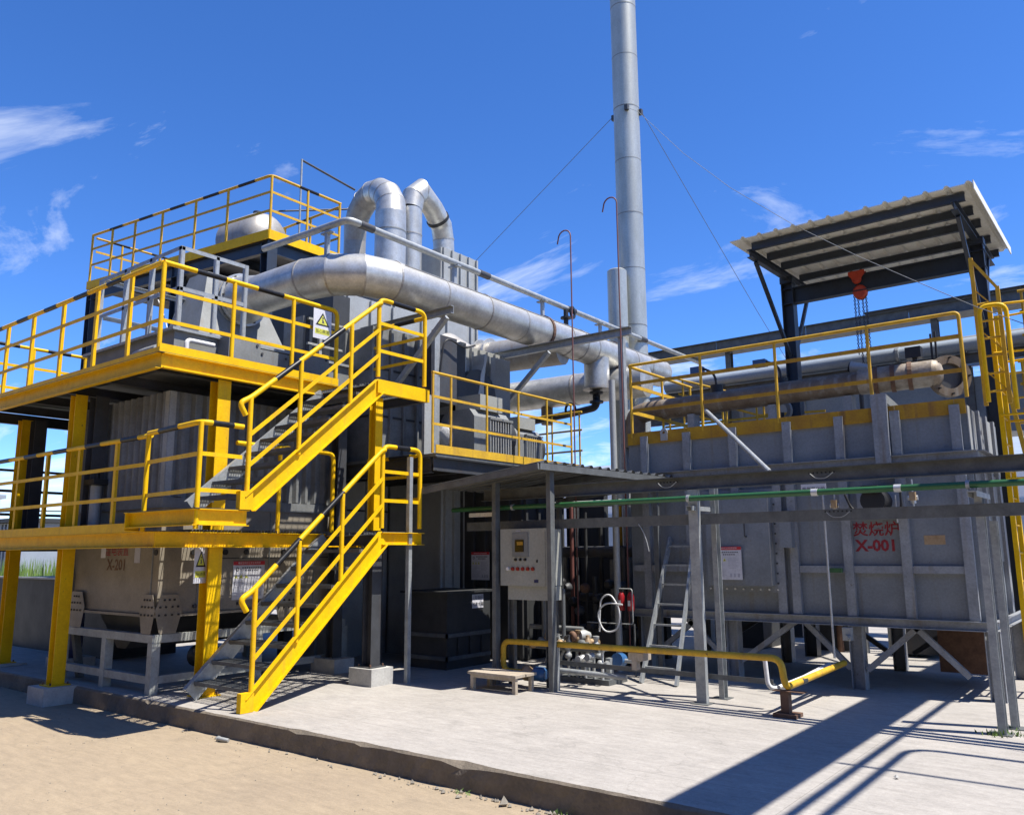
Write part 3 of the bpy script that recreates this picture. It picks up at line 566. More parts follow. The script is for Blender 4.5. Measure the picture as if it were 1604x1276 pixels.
part('cable', fr, 'white', G().tube(fillet([(-9.75, 5.2, 4.95), (-9.6, 5.2, 4.75), (-9.5, 5.22, 4.5)], .2), .008, 6))

sf = thing('post_screen', 'pale upright screen of thin posts behind the precipitator top under the duct', 'frame', (-9.6, 8.1, 3.96))
for k, y in enumerate((7.35, 7.55, 7.8, 8.05, 8.3)): part('post', sf, 'casing_light' if k % 2 else 'blue_steel', G().bar((-9.45, y, 3.3), (-9.45, y, 5.15 - .05 * k), .05 if k % 2 else .09, .05))
part('back_panel', sf, 'casing_dark', G().box((-11.3, 8.02, 3.3), (-9.75, 8.36, 5.75))); part('back_panel', sf, 'esp_rib', G().box((-10.9, 7.97, 4.5), (-10.4, 8.018, 5.5)))
for z in (4.3, 4.75, 5.12): part('rail', sf, 'casing_light', G().bar((-9.42, 7.3, z), (-9.42, 8.35, z), .04, .03))
# poster boards
def poster(label, c, ux, uy, wd, ht):
    c, ux, uy = V(c), V(ux).normalized(), V(uy).normalized(); nn = ux.cross(uy)
    s = thing('safety_notice', label, 'sign', tuple(c - uy * ht / 2), 'red-headed safety notices')
    P = lambda x, y, o=0: c + ux * x * wd + uy * y * ht + nn * o
    R_ = lambda x0, y0, x1, y1, o: [P(x0, y0, o), P(x1, y0, o), P(x1, y1, o), P(x0, y1, o)]
    part('board', s, 'sign_white', G().poly(R_(-.5, -.5, .5, .5, 0), nn * -.004))
    part('header', s, 'sign_red', G().poly(R_(-.5, .40, .5, .5, .0005), nn * .001))
    text('header_text', '有限空间作业安全告知牌', wd * .065, 'white', s, P(0, .45, .0016), ux, uy, .0)
    part('icon', s, 'ink', G().ring(P(-.37, .29, .001), nn, wd * .035, wd * .055, .001, 14))
    for y, x0, x1 in ((.33, -.22, .38), (.26, -.12, .26)):
        g = G(); x = x0
        while x < x1: g.poly(R_(x, y - .018, x + .045, y + .018, .0005), nn * .0006); x += .07
        part('lettering', s, 'ink', g)
    g = G()
    for x in (-.40, -.24, -.08): g.poly([P(x - .055, .06, .0005), P(x + .055, .06, .0005), P(x, .155, .0005)], nn * .0006)
    part('hazard_triangle', s, 'sign_yellow', g)
    g = G()
    for x in (-.40, -.24, -.08): g.poly([P(x - .02, .08, .0012), P(x + .02, .08, .0012), P(x, .12, .0012)], nn * .0005)
    part('hazard_symbol', s, 'ink', g)
    g = G(); random.seed(3)
    for i in range(11):
        y = .0 - i * .04; g.poly(R_(-.46, y - .006, -.46 + random.uniform(.25, .46), y + .006, .0005), nn * .0006)
        if i < 8: g.poly(R_(.04, y + .13, .04 + random.uniform(.25, .42), y + .142, .0005), nn * .0006)
    part('text_lines', s, 'ink_grey', g)
    g = G()
    for x in (.12, .25, .38): g.poly(R_(x - .035, -.42, x + .035, -.31, .0005), nn * .0006)
    part('icon', s, 'ink_grey', g)
    return s
poster('red-headed notice on the side of the X-201 precipitator behind the stairs', (EX1 + .012, 6.33, 1.43), (0, 1, 0), (0, 0, 1), .46, .47)
poster('red-headed notice on the bolted door of the grey furnace', (-4.27, 9.79, 1.60), (1, 0, 0), (0, 0, 1), .38, .40)

# ================================================================== BIG SILVER DUCT
D = thing('exhaust_duct', 'big silver insulated duct from the precipitator over the stairs to the stack', 'duct', (-8.1, 10.5, 5.5))
r0 = .285; zc_ = 5.5; xd = -8.1; yd = 6.9
part('flange', D, 'clad', G().ring((-10.52, yd, zc_), (1, 0, 0), .2, .40, .05)); part('flange', D, 'clad', G().ring((-10.44, yd, zc_), (1, 0, 0), .2, .40, .03))
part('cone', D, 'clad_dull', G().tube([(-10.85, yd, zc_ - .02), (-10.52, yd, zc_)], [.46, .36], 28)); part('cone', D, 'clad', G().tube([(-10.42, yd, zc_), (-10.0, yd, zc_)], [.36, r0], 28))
g = G()
for k in range(12):
    a = k * math.pi / 6; g.tube([(-10.56, yd + .36 * math.cos(a), zc_ + .36 * math.sin(a)), (-10.40, yd + .36 * math.cos(a), zc_ + .36 * math.sin(a))], .016, 6)
part('bolt_group', D, 'dark_steel', g, stuff=True)
ex = [(-10.0, yd), (-8.95, yd), (-8.52, yd + .09), (-8.22, yd + .36), (xd, yd + .78), (xd, 9.6), (xd, 11.9), (xd, 12.35), (xd, 14.2), (xd, 15.6)]
for q in gores([(x, y, zc_) for x, y in ex], r0): part('duct_section', D, 'clad', q)
for i, (x, y) in enumerate(ex[1:-1]):
    pd = (V((*ex[i + 1], 0)) - V((*ex[i], 0))).normalized(); nd = (V((*ex[i + 2], 0)) - V((*ex[i + 1], 0))).normalized(); dd = (pd + nd).normalized()
    part('seam_band', D, 'clad_dull', G().ring((x, y, zc_), dd, r0 - .01, r0 + .007, .026, 32))
for y in (8.6, 10.55, 12.75, 14.8): part('seam_band', D, 'clad_dull', G().ring((xd, y, zc_), (0, 1, 0), r0 - .01, r0 + .005, .02, 32))
part('lap_seam', D, 'clad_dull', G().box((xd + r0 * .70 - .006, 7.75, zc_ + r0 * .70), (xd + r0 * .70 + .012, 15.5, zc_ + r0 * .70 + .012)))
for y in (11.25, 13.55): part('strap', D, 'rust', G().ring((xd, y, zc_), (0, 1, 0), r0 - .01, r0 + .02, .06, 32))
st = part('stub', D, 'clad', G().tube([(xd + .02, 13.0, zc_ - .15), (xd + .02, 13.0, zc_ - .72)], .24, 24)); part('stub_cap', st, 'clad_dull', G().tube([(xd + .02, 13.0, zc_ - .70), (xd + .02, 13.0, zc_ - .745)], .262, 24))
part('drain_elbow', D, 'black', G().tube(fillet([(xd, 13.0, zc_ - .74), (xd, 13.0, 4.42), (xd - .6, 13.0, 4.36), (-10.5, 13.0, 4.25)], .12), .07, 12))
part('drain_valve', D, 'black', G().lathe([(.13, 0), (.13, .04), (.07, .06), (.07, .16), (.13, .18), (.13, .22)], (xd, 13.0, 4.5), (0, 0, 1), 12).ring((xd - .5, 12.86, 4.42), (0, 1, 0), .09, .13, .03, 16))
part('nozzle', D, 'black', G().tube([(xd + .02, 12.0, zc_ + r0 - .02), (xd + .02, 12.0, 6.08)], .045, 10).ring((xd + .02, 12.0, 5.93), (0, 0, 1), .02, .10, .03, 14).ring((xd + .06, 12.16, 6.06), (1, .2, 0), .07, .12, .03, 16))
# conduit above the duct
C_ = thing('conduit_pipe', 'galvanised grey pipe carried on stubs above the silver duct', 'pipe', (-8.1, 10, 6.1))
part('pipe', C_, 'galv', G().tube(fillet([(-10.0, 6.9, 6.2), (-8.1, 6.88, 6.15), (-8.1, 17.6, 6.10)], .12), .048, 14))
for y in (6.9, 9.4, 11.9, 14.6): part('coupling', C_, 'dark_steel', G().tube([(-8.1, y + .18, 6.147 - .004 * (y - 6.9)), (-8.1, y + .42, 6.146 - .004 * (y - 6.9))], .056, 14))
for x, y in ((-8.55, 6.9), (-8.1, 9.0), (-8.1, 11.3), (-8.1, 13.2)): part('stub_post', C_, 'galv', G().bar((x, y, 5.76), (x, y, 6.11), .05, .06)); part('saddle', C_, 'galv', G().cb((x, y, 6.075), (.2, .08, .02)))
# support bracket under the duct
B_ = thing('pipe_support', 'grey angle-steel bracket frame carrying the silver duct over the walkway', 'support', (-8.0, 11, 3.05))
part('cross_beam', B_, 'galv', G().ch((-9.85, 10.95, 5.13), (-6.15, 10.95, 5.13), .13, .06, (0, -1, 0))); part('post', B_, 'galv', G().bar((-8.78, 11.0, 3.05), (-8.78, 11.0, 5.06), .10, .10))
part('brace', B_, 'galv', G().bar((-8.72, 11.0, 4.25), (-7.75, 10.98, 5.05), .07, .07)); part('post', B_, 'galv', G().bar((-6.35, 10.98, .2), (-6.35, 10.98, 5.06), .09, .09))
part('cross_beam', B_, 'galv', G().ch((-9.2, 8.15, 5.05), (-7.35, 8.15, 5.05), .11, .05, (0, -1, 0))); part('brace', B_, 'galv', G().bar((-8.75, 8.17, 3.9), (-7.5, 8.17, 4.98), .07, .07))

# ================================================================== STACK
K = thing('chimney_stack', 'tall slender pale grey steel chimney stack held by guy wires', 'chimney', (-8.37, 15.0, .2))
z = .2; i = 0
while z < 19:
    z2 = z + 1.25; part('stack_section', K, 'stack', G().tube([(-8.37, 15.0, z), (-8.37, 15.0, z2)], .285 + (.002 if i % 2 else 0), 32)); part('weld_seam', K, 'casing', G().ring((-8.37, 15.0, z2), (0, 0, 1), .27, .289, .02, 32)); z = z2; i += 1
for dx, dy in ((-.3, -.05), (.16, -.27), (.3, .1)): part('guy_lug', K, 'dark_steel', G().cb((-8.37 + dx, 15.0 + dy, 11.35), (.08, .08, .12)))
K2 = thing('flue_pipe', 'shorter capped grey flue pipe standing against the tall stack', 'pipe', (-8.5, 14.45, .2))
part('pipe', K2, 'stack', G().tube([(-8.42, 14.45, .2), (-8.42, 14.45, 7.55)], .205, 28)); part('cap', K2, 'stack', G().tube([(-8.42, 14.45, 7.551), (-8.42, 14.45, 7.58)], [.205, .17], 28)); part('weld_seam', K2, 'casing', G().ring((-8.42, 14.45, 6.3), (0, 0, 1), .19, .21, .02, 28))
gw = [((-8.67, 14.95, 11.4), (-21.5, 17.5, 6.4), 'guy wire running left from the stack past the looped pipes'), ((-8.07, 15.1, 11.4), (-5.9, 22.0, 3.5), 'guy wire running steeply down right from the stack'), ((-8.2, 14.73, 11.35), None, 'guy wire sagging right from the stack across the hoist shelter roof')]
for a, b, lab in gw:
    pts = [a, (V(a) + V(b)) / 2 - V((0, 0, .12)), b] if b else [a, (-7.72, 14.36, 10.9), (-6.17, 13.16, 8.98), (-4.93, 12.19, 7.6), (-3.6, 11.16, 6.27), (-2.58, 10.37, 5.34), (-1.87, 9.83, 4.73), (-1.25, 9.34, 4.2), (-.81, 9.0, 3.86), (.6, 7.9, 2.9), (2.2, 6.7, 1.9)]
    solo('guy_wire', lab, 'wire', 'casing' if not b else 'galv_dark', G().tube(pts, .0065 if b else .0042, 6), a, 'stack guy wires')
sp_ = thing('anchor_post', 'steel anchor post holding the sagging guy wire at the right', 'post', (2.2, 6.7, .2)); part('post', sp_, 'galv_dark', G().ib((2.2, 6.7, .2), (2.2, 6.7, 2.0), .12, .12)); part('eye', sp_, 'dark_steel', G().ring((2.2, 6.7, 2.03), (1, 1, 0), .02, .04, .02, 12))

# ================================================================== TOP DECK BEHIND (left) and plant behind
A_ = thing('top_platform', 'highest yellow-edged platform on dark blue columns above the precipitator', 'platform', (-14.3, 9, .2))
tz = 7.22
pf = [(-16.95, 7.50), (-11.67, 8.14), (-11.67, 9.75), (-16.95, 9.75)]
part('floor', A_, 'dark_steel', G().poly([(x, y, tz - .06) for x, y in pf], (0, 0, .06)))
part('beam', A_, 'yellow', G().bar((-16.95, 7.49, tz + .02), (-11.66, 8.13, tz + .02), .02, .17)); part('beam', A_, 'yellow', G().bar((-11.655, 8.13, tz + .02), (-11.655, 9.77, tz + .02), .02, .17))
part('beam', A_, 'blue_steel', G().ib((-16.9, 7.56, tz - .18), (-11.75, 8.2, tz - .18), .22, .1)); part('beam', A_, 'blue_steel', G().ib((-11.75, 8.2, tz - .18), (-11.75, 9.75, tz - .18), .22, .1))
for k in range(4): part('joist', A_, 'blue_steel', G().ib((-15.9 + k, 7.75 + .12 * k, tz - .15), (-15.9 + k, 9.7, tz - .15), .16, .08))
for x, y in ((-16.85, 7.6), (-11.8, 8.25), (-16.85, 9.6), (-11.8, 9.65), (-14.2, 7.95)): part('column', A_, 'blue_steel', G().ib((x, y, .2), (x, y, tz - .07), .2, .2, .012, (1, 0, 0)))
part('beam', A_, 'blue_steel', G().ib((-16.85, 7.62, 5.6), (-11.9, 8.24, 5.6), .16, .1))
r_ = thing('guardrail', 'yellow guardrail with black bands round the highest platform', 'railing', (-14.3, 8, tz + .1), 'top platform guardrails')
tp = [(-16.92, 7.52), (-16.24, 7.60), (-15.5, 7.69), (-14.65, 7.79), (-13.68, 7.91), (-12.78, 8.01)]
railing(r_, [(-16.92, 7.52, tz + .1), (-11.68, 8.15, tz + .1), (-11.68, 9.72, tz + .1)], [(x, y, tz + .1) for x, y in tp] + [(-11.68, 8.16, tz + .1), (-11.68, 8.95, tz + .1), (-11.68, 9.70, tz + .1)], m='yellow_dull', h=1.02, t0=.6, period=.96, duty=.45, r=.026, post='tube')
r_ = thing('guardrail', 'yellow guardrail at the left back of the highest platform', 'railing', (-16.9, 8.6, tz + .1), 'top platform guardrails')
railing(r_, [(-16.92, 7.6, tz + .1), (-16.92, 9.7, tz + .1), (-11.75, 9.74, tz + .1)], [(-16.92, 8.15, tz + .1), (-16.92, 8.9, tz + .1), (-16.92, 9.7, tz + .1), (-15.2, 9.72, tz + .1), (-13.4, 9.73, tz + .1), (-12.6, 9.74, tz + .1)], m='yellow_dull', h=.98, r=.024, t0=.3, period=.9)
tk = thing('domed_tank', 'pale insulated tank with a domed end on the highest platform', 'tank', (-13.6, 9.2, tz))
part('shell', tk, 'clad_dull', G().lathe([(.55, 0), (.55, .75), (.50, .9), (.39, 1.0), (.2, 1.07), (.05, 1.09)], (-14.15, 9.15, tz + .66), (1, 0.1, 0), 26)); part('nozzle', tk, 'dark_steel', G().tube([(-13.6, 9.2, tz + 1.18), (-13.6, 9.2, tz + 1.3)], .09, 12)); part('cradle', tk, 'dark_steel', G().box((-14.1, 8.8, tz + .01), (-13.95, 9.5, tz + .3)).box((-13.4, 8.8, tz + .01), (-13.25, 9.5, tz + .3)))
u1 = thing('looped_pipe', 'large silver inverted-U pipe rising behind the duct, nearer of two', 'pipe', (-11.65, 11, 5.0), 'inverted U pipes')
pts = [(-11.65, 11, 4.0), (-11.65, 11, 6.8), (-11.65, 11, 8.55)]
part('leg', u1, 'clad', G().tube(pts, .315, 28)); bend = []
for k in range(9):
    a = math.pi * k / 8; bend.append(V((-12.42 + .77 * math.cos(a), 11 + .4 * (k / 8), 8.5 + .80 * math.sin(a) - .05 * k / 8)))
rr = [.312 - .075 * k / 8 for k in range(9)]
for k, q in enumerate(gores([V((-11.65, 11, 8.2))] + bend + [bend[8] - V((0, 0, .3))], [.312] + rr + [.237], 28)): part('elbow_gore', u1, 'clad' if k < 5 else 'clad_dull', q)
for k in range(1, 8):
    part('seam_band', u1, 'clad_dull', G().ring(bend[k], (bend[k + 1] - bend[k - 1]), rr[k] - .01, rr[k] + .007, .018, 28))
part('leg', u1, 'clad_dull', G().tube([bend[8], bend[8] - V((0, 0, .35))], .237, 28)); part('cone', u1, 'casing_light', G().tube([bend[8] - V((0, 0, .35)), bend[8] - V((0, 0, .95))], [.22, .55], 28))
for zz in (8.15, 6.9): part('seam_band', u1, 'casing', G().ring((-11.65, 11, zz), (0, 0, 1), .30, .322, .025, 28))
u2_ = thing('looped_pipe', 'slimmer silver inverted-U pipe with a dark clamp, behind and right of the other loop', 'pipe', (-12.1, 12.6, 5.0), 'inverted U pipes')
part('leg', u2_, 'clad', G().tube([(-12.07, 12.0, 5), (-12.07, 12.0, 9.1)], .235, 24)); b2 = [V((-12.07, 12.0, 9.1)), V((-12.07, 12.06, 9.42)), V((-12.08, 12.28, 9.62)), V((-12.15, 12.75, 9.40)), V((-12.25, 13.15, 9.15)), V((-12.30, 13.28, 8.85)), V((-12.30, 13.3, 8.45))]
for q in gores(b2, .242, 24): part('elbow_gore', u2_, 'clad', q)
for k in (1, 2, 5): part('seam_band', u2_, 'clad_dull', G().ring(b2[k], b2[k + 1] - b2[k - 1], .22, .25, .03, 24))
part('clamp', u2_, 'black', G().ring((-12.22, 13.0, 9.25), b2[4] - b2[3], .22, .268, .07, 24)); part('flange', u2_, 'clad_dull', G().ring((-12.3, 13.3, 8.44), (0, 0, 1), .1, .29, .05, 24))
part('seam_band', u2_, 'clad_dull', G().ring((-12.07, 12, 8.5), (0, 0, 1), .22, .242, .03, 24))
mz = thing('sampling_pipe', 'thin grey pipe frame sticking up beside the looped pipes', 'pipe', (-13.3, 10, 7.2))
part('riser', mz, 'galv', G().tube([(-13.3, 10, 7.2), (-13.3, 10, 9.88)], .022, 8)); part('arm', mz, 'dark_steel', G().tube([(-13.3, 10, 9.86), (-13.3, 11.45, 9.72)], .024, 8)); part('arm', mz, 'dark_steel', G().tube([(-13.9, 9.6, 8.75), (-13.25, 11.3, 9.2)], .02, 8))
# tall casings under and behind the loops
def casing(label, a, b, m, ribs_x=0, ribs_y=0, top=None, seam=()):
    c = thing('process_casing', label, 'equipment', ((a[0] + b[0]) / 2, (a[1] + b[1]) / 2, a[2]), 'process casings')
    part('body', c, m, G().box(a, b))
    if ribs_x:
        rb = part('rib', c, m, G().box((a[0], a[1] - .05, a[2] + .02), (a[0] + .05, a[1] - .001, b[2] - .02)))
        for k in range(1, ribs_x): dup(rb, ((b[0] - a[0] - .05) * k / (ribs_x - 1), 0, 0))
    if ribs_y:
        rb = part('rib', c, m, G().box((b[0] + .001, a[1], a[2] + .02), (b[0] + .05, a[1] + .05, b[2] - .02)))
        for k in range(1, ribs_y): dup(rb, (0, (b[1] - a[1] - .05) * k / (ribs_y - 1), 0))
    for zz in seam: part('band', c, 'casing_dark', G().box((a[0] - .01, a[1] - .012, zz), (b[0] + .012, b[1], zz + .03)))
    return c
casing('tall pale grey panelled casing below the looped pipes', (-13.2, 10.2, .2), (-10.7, 12.4, 7.05), 'casing_light', 4, 4, seam=(3.6, 4.6, 5.6, 6.6))
casing('pale grey casing behind the looped pipes with the second loop on top', (-13.2, 12.6, .2), (-11.7, 13.75, 8.35), 'casing_light', 3, 5, seam=(7.0,))
casing('pale grey slim casing seen behind the upper stair landing', (-10.9, 8.45, .2), (-9.95, 9.5, 5.9), 'casing_light', 3, 3, seam=(2.4, 4.0, 5.0))
casing('dark grey machine casing on the walkway behind the top landing', (-10.0, 8.0, 3.06), (-8.75, 9.15, 5.05), 'esp_rib', 3, 5, seam=(3.7, 4.4))
casing('grey ribbed casing left of the fan on the walkway', (-10.2, 9.45, .2), (-8.72, 10.95, 5.12), 'casing_light', 2, 8)
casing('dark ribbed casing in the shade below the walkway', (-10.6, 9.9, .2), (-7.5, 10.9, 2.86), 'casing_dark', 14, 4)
# silver ducts behind
q_ = thing('branch_duct', 'silver horizontal duct passing behind the big duct at the bracket', 'duct', (-9.2, 11.6, 5.1))
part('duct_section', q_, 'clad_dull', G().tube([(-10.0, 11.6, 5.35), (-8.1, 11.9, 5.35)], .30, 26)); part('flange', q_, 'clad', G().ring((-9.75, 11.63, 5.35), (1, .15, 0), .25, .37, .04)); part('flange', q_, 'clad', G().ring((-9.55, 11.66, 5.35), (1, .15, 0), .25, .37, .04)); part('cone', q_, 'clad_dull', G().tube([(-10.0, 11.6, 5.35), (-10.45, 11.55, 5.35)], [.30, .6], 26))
q_ = thing('branch_duct', 'lower silver horizontal duct below the big duct beside the flue pipe', 'duct', (-8.6, 13.6, 4.8))
part('duct_section', q_, 'clad', G().tube([(-10.6, 13.4, 4.95), (-8.9, 13.55, 4.95)], .31, 26)); part('duct_section', q_, 'clad', G().tube([(-8.9, 13.55, 4.95), (-7.4, 13.7, 4.95)], .312, 26)); part('seam_band', q_, 'clad_dull', G().ring((-8.9, 13.55, 4.95), (1, .09, 0), .3, .322, .04)); part('nozzle', q_, 'rust_pipe', G().tube([(-9.6, 13.5, 4.66), (-9.6, 13.5, 4.3)], .12, 14))

# ================================================================== MIDDLE WALKWAY (behind the stairs)
W = thing('walkway', 'grey walkway with yellow toe board between the stairs and the furnace', 'platform', (-8.6, 9.3, .2))
part('floor_plate', W, 'galv_dark', G().box((-10.6, 7.72, 2.98), (-7.26, 11.3, 3.02)))
part('beam', W, 'dark_steel', G().ch((-7.30, 7.72, 2.88), (-7.30, 11.3, 2.88), .18, .06, (1, 0, 0))); part('toe_plate', W, 'yellow_dull', G().box((-7.262, 7.72, 3.021), (-7.25, 11.2, 3.13)))
part('beam', W, 'dark_steel', G().ib((-10.6, 7.75, 2.87), (-7.36, 7.75, 2.87), .2, .1)); part('beam', W, 'dark_steel', G().ib((-10.6, 11.25, 2.87), (-7.36, 11.25, 2.87), .2, .1))
for k in range(3): part('joist', W, 'dark_steel', G().ib((-10.6, 8.5 + .9 * k, 2.9), (-7.36, 8.5 + .9 * k, 2.9), .14, .08))
for x, y in ((-8.6, 7.95), (-7.45, 11.15), (-10.4, 7.85)): part('column', W, 'dark_steel', G().ib((x, y, .2), (x, y, 2.78), .15, .15, .01, (1, 0, 0)))
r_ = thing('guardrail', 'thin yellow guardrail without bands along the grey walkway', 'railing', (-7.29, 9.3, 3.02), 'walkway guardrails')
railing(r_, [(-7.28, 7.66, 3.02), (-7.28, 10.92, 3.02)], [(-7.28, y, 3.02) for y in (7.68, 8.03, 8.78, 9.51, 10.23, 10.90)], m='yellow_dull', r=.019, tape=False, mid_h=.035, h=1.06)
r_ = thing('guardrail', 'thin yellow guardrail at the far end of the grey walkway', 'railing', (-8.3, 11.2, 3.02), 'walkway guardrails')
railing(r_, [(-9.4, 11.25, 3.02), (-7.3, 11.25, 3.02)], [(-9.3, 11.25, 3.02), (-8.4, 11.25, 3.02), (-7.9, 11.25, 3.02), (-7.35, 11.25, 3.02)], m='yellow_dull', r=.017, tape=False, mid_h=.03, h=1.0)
def fan_motor(label, x, y, s):
    f = thing('fan_motor', label, 'motor', (x, y, 3.02), 'fan motors')
    part('base', f, 'dark_steel', G().box((x - .32 * s, y - .42 * s, 3.022), (x + .32 * s, y + .42 * s, 3.10)))
    part('body', f, 'casing', G().poly([(x - .28 * s, y - .38 * s, 3.101), (x + .28 * s, y - .38 * s, 3.101), (x + .28 * s, y - .38 * s, 3.1 + .52 * s), (x + .2 * s, y - .38 * s, 3.1 + .62 * s), (x - .2 * s, y - .38 * s, 3.1 + .62 * s), (x - .28 * s, y - .38 * s, 3.1 + .52 * s)], (0, .74 * s, 0)))
    g0 = part('fin', f, 'casing_light', G().box((x + .282 * s, y - .12 * s, 3.13), (x + .33 * s, y - .105 * s, 3.1 + .5 * s)))
    for k in range(1, 9): dup(g0, (0, .052 * s * k, 0))
    part('fin_rail', f, 'casing', G().box((x + .282 * s, y - .13 * s, 3.1 + .5 * s), (x + .34 * s, y + .34 * s, 3.1 + .53 * s)))
    part('terminal_box', f, 'cabinet', G().box((x - .15 * s, y - .25 * s, 3.1 + .621 * s), (x + .27 * s, y + .2 * s, 3.1 + .82 * s)))
    part('fan_cowl', f, 'casing_dark', G().lathe([(.30 * s, 0), (.30 * s, .10 * s), (.2 * s, .14 * s)], (x, y + .361 * s, 3.1 + .32 * s), (0, 1, 0), 22))
fan_motor('larger grey finned fan motor on the walkway behind the yellow rail', -7.95, 9.35, 1.15); fan_motor('smaller grey finned fan motor on the walkway near the canopy roof', -8.1, 10.5, .95)
fc = thing('fan_casing', 'dark grey round fan casing with pale ribs beside the motors', 'fan', (-9.0, 9.6, 3.02))
part('scroll', fc, 'casing_dark', G().box((-8.69, 9.30, 3.03), (-8.42, 9.62, 5.0)).lathe([(.42, 0), (.42, .26)], (-8.69, 9.98, 4.25), (1, 0, 0), 26))
part('side_panel', fc, 'casing_light', G().box((-8.70, 9.66, 3.03), (-8.56, 9.80, 5.1)))
for k in range(6): part('panel_fold', fc, 'casing_light', G().poly([(-8.56, 10.42 + .08 * k, 3.03), (-8.48, 10.45 + .08 * k, 3.03), (-8.56, 10.49 + .08 * k, 3.03)], (0, 0, 1.95))); part('shaft_cover', fc, 'white', G().tube([(-8.2, 8.75, 3.55), (-8.2, 9.0, 3.42)], [.10, .2], 16))
for k, y in enumerate((9.25, 10.05)):
    w_ = [.02 * math.sin(3.1 * j + k) for j in range(12)]
    part('stiffener', fc, 'casing_light', G().poly([(-8.42, y + .10 * math.sin(j * .55 + k) + w_[j], 3.03 + .175 * j) for j in range(12)] + [(-8.42, y + .11 + .08 * math.sin(j * .5 + k), 3.03 + .175 * j) for j in range(11, -1, -1)], (-.25, 0, 0)))
cb_ = thing('junction_box', 'tall narrow grey control post with a looped black cable on the walkway', 'control post', (-8.1, 8.6, 3.02))
part('post', cb_, 'galv', G().box((-8.05, 8.45, 3.02), (-7.98, 8.56, 4.95))); part('box', cb_, 'dark_steel', G().box((-8.35, 8.57, 3.9), (-8.0, 8.95, 4.9))); part('cable', cb_, 'black', G().tube(fillet([(-7.97, 8.55, 4.3), (-7.93, 8.6, 4.88), (-7.9, 9.0, 4.75), (-7.9, 9.25, 4.85)], .2), .014, 8))
part('tape_marker', cb_, 'casing_light', G().box((-7.98, 8.2, 3.1), (-7.93, 8.38, 3.95)))
# gooseneck vents
for x, y, zt, lab in ((-6.49, 9.8, 6.42, 'thin red-brown gooseneck vent pipe above the canopy, left of two'), (-5.68, 9.8, 6.72, 'thin red-brown gooseneck vent pipe in front of the stack, right of two')):
    pp = [(x, y, .2), (x, y, zt)] + [(x - .11 + .11 * math.cos(math.pi * k / 8), y, zt + .11 * math.sin(math.pi * k / 8)) for k in range(1, 8)] + [(x - .24, y, zt - .08)]
    solo('gooseneck_vent', lab, 'pipe', 'red_brown', G().tube(pp, .0105, 8), (x, y, .2), 'gooseneck vents')

# ================================================================== FURNACE X-001
F_ = thing('furnace', 'big dark grey ribbed steel incinerator furnace marked X-001 on legs', 'furnace', (-3.6, 11, .2))
FX0, FX1, FY0, FY1 = -5.72, -1.52, 10.0, 12.0
part('body', F_, 'furnace', G().box((FX0, FY0, .99), (FX1, FY1, 3.28)))
part('base_channel', F_, 'furnace_rib', G().ch((FX0 - .02, FY0 - .06, .955), (FX1 + .03, FY0 - .06, .955), .10, .05, (0, -1, 0))); part('base_channel', F_, 'furnace_rib', G().ch((FX1 + .05, FY0 - .06, .955), (FX1 + .05, FY1, .955), .10, .05, (1, 0, 0)))
part('base_plate', F_, 'dark_steel', G().box((FX0, FY0, .945), (FX1, FY1, .985)))
for x in (-5.45, -4.82, -4.18, -3.48, -2.86, -2.24, -1.63):
    part('rib', F_, 'furnace_rib', G().box((x - .05, FY0 - .075, 2.80), (x + .05, FY0 - .002, 3.30)))
    if not (-4.75 < x < -3.6): part('rib', F_, 'furnace_rib', G().box((x - .05, FY0 - .075, 1.01), (x + .05, FY0 - .002, 2.68)))
    else: part('rib', F_, 'furnace_rib', G().box((x - .05, FY0 - .075, 2.45), (x + .05, FY0 - .002, 2.68)))
part('rib', F_, 'furnace_rib', G().box((-3.70, FY0 - .075, 1.01), (-3.60, FY0 - .002, 2.68)))
xs_ = [-5.72, -5.45, -4.82, -4.18, -3.48, -2.86, -2.24, -1.63, -1.52]
part('girth_rib', F_, 'furnace_rib', G().ch((FX0 - .02, FY0 - .07, 2.74), (FX1 + .07, FY0 - .07, 2.74), .10, .05, (0, -1, 0))); part('girth_rib', F_, 'furnace_rib', G().ch((FX1 + .07, FY0 - .06, 2.74), (FX1 + .07, FY1, 2.74), .10, .06, (1, 0, 0)))
for a, b in zip(xs_, xs_[1:]):
    if b - a > .2 and not (-4.9 < a < -3.6): part('girth_rib', F_, 'furnace_rib', G().box((a + .052, FY0 - .06, 1.49), (b - .052, FY0 - .003, 1.57)))
    part('toe_board', F_, 'yellow_old', G().box((a + .002, FY0 - .03, 3.20), (b - .002, FY0 - .02, 3.365)))
for y in (10.45, 10.95, 11.5): part('rib', F_, 'furnace_rib', G().box((FX1 + .002, y - .05, 1.01), (FX1 + .05, y + .05, 2.68))); part('rib', F_, 'furnace_rib', G().box((FX1 + .002, y - .05, 2.80), (FX1 + .05, y + .05, 3.28)))
for y0, y1 in ((10.05, 10.4), (10.5, 10.9), (11.0, 11.45)): part('side_panel', F_, 'casing', G().box((FX1 + .002, y0, 1.6), (FX1 + .015, y1, 2.6)))
for y0, y1 in ((10.16, 10.38), (10.52, 10.88), (11.02, 11.42)): part('side_panel', F_, 'casing_light', G().box((FX1 + .002, y0, 2.82), (FX1 + .02, y1, 3.26)))
part('corner_angle', F_, 'casing_light', G().box((FX1 + .001, FY0 - .012, 2.80), (FX1 + .012, FY0 + .14, 3.29)))
part('tall_post', F_, 'furnace_rib', G().box((-2.46, FY0 - .14, 2.60), (-2.30, FY0 - .078, 3.50))); part('tall_post', F_, 'casing', G().bar((-2.34, FY0 - .10, 3.46), (-2.34, FY0 + .5, 3.40), .06, .10))
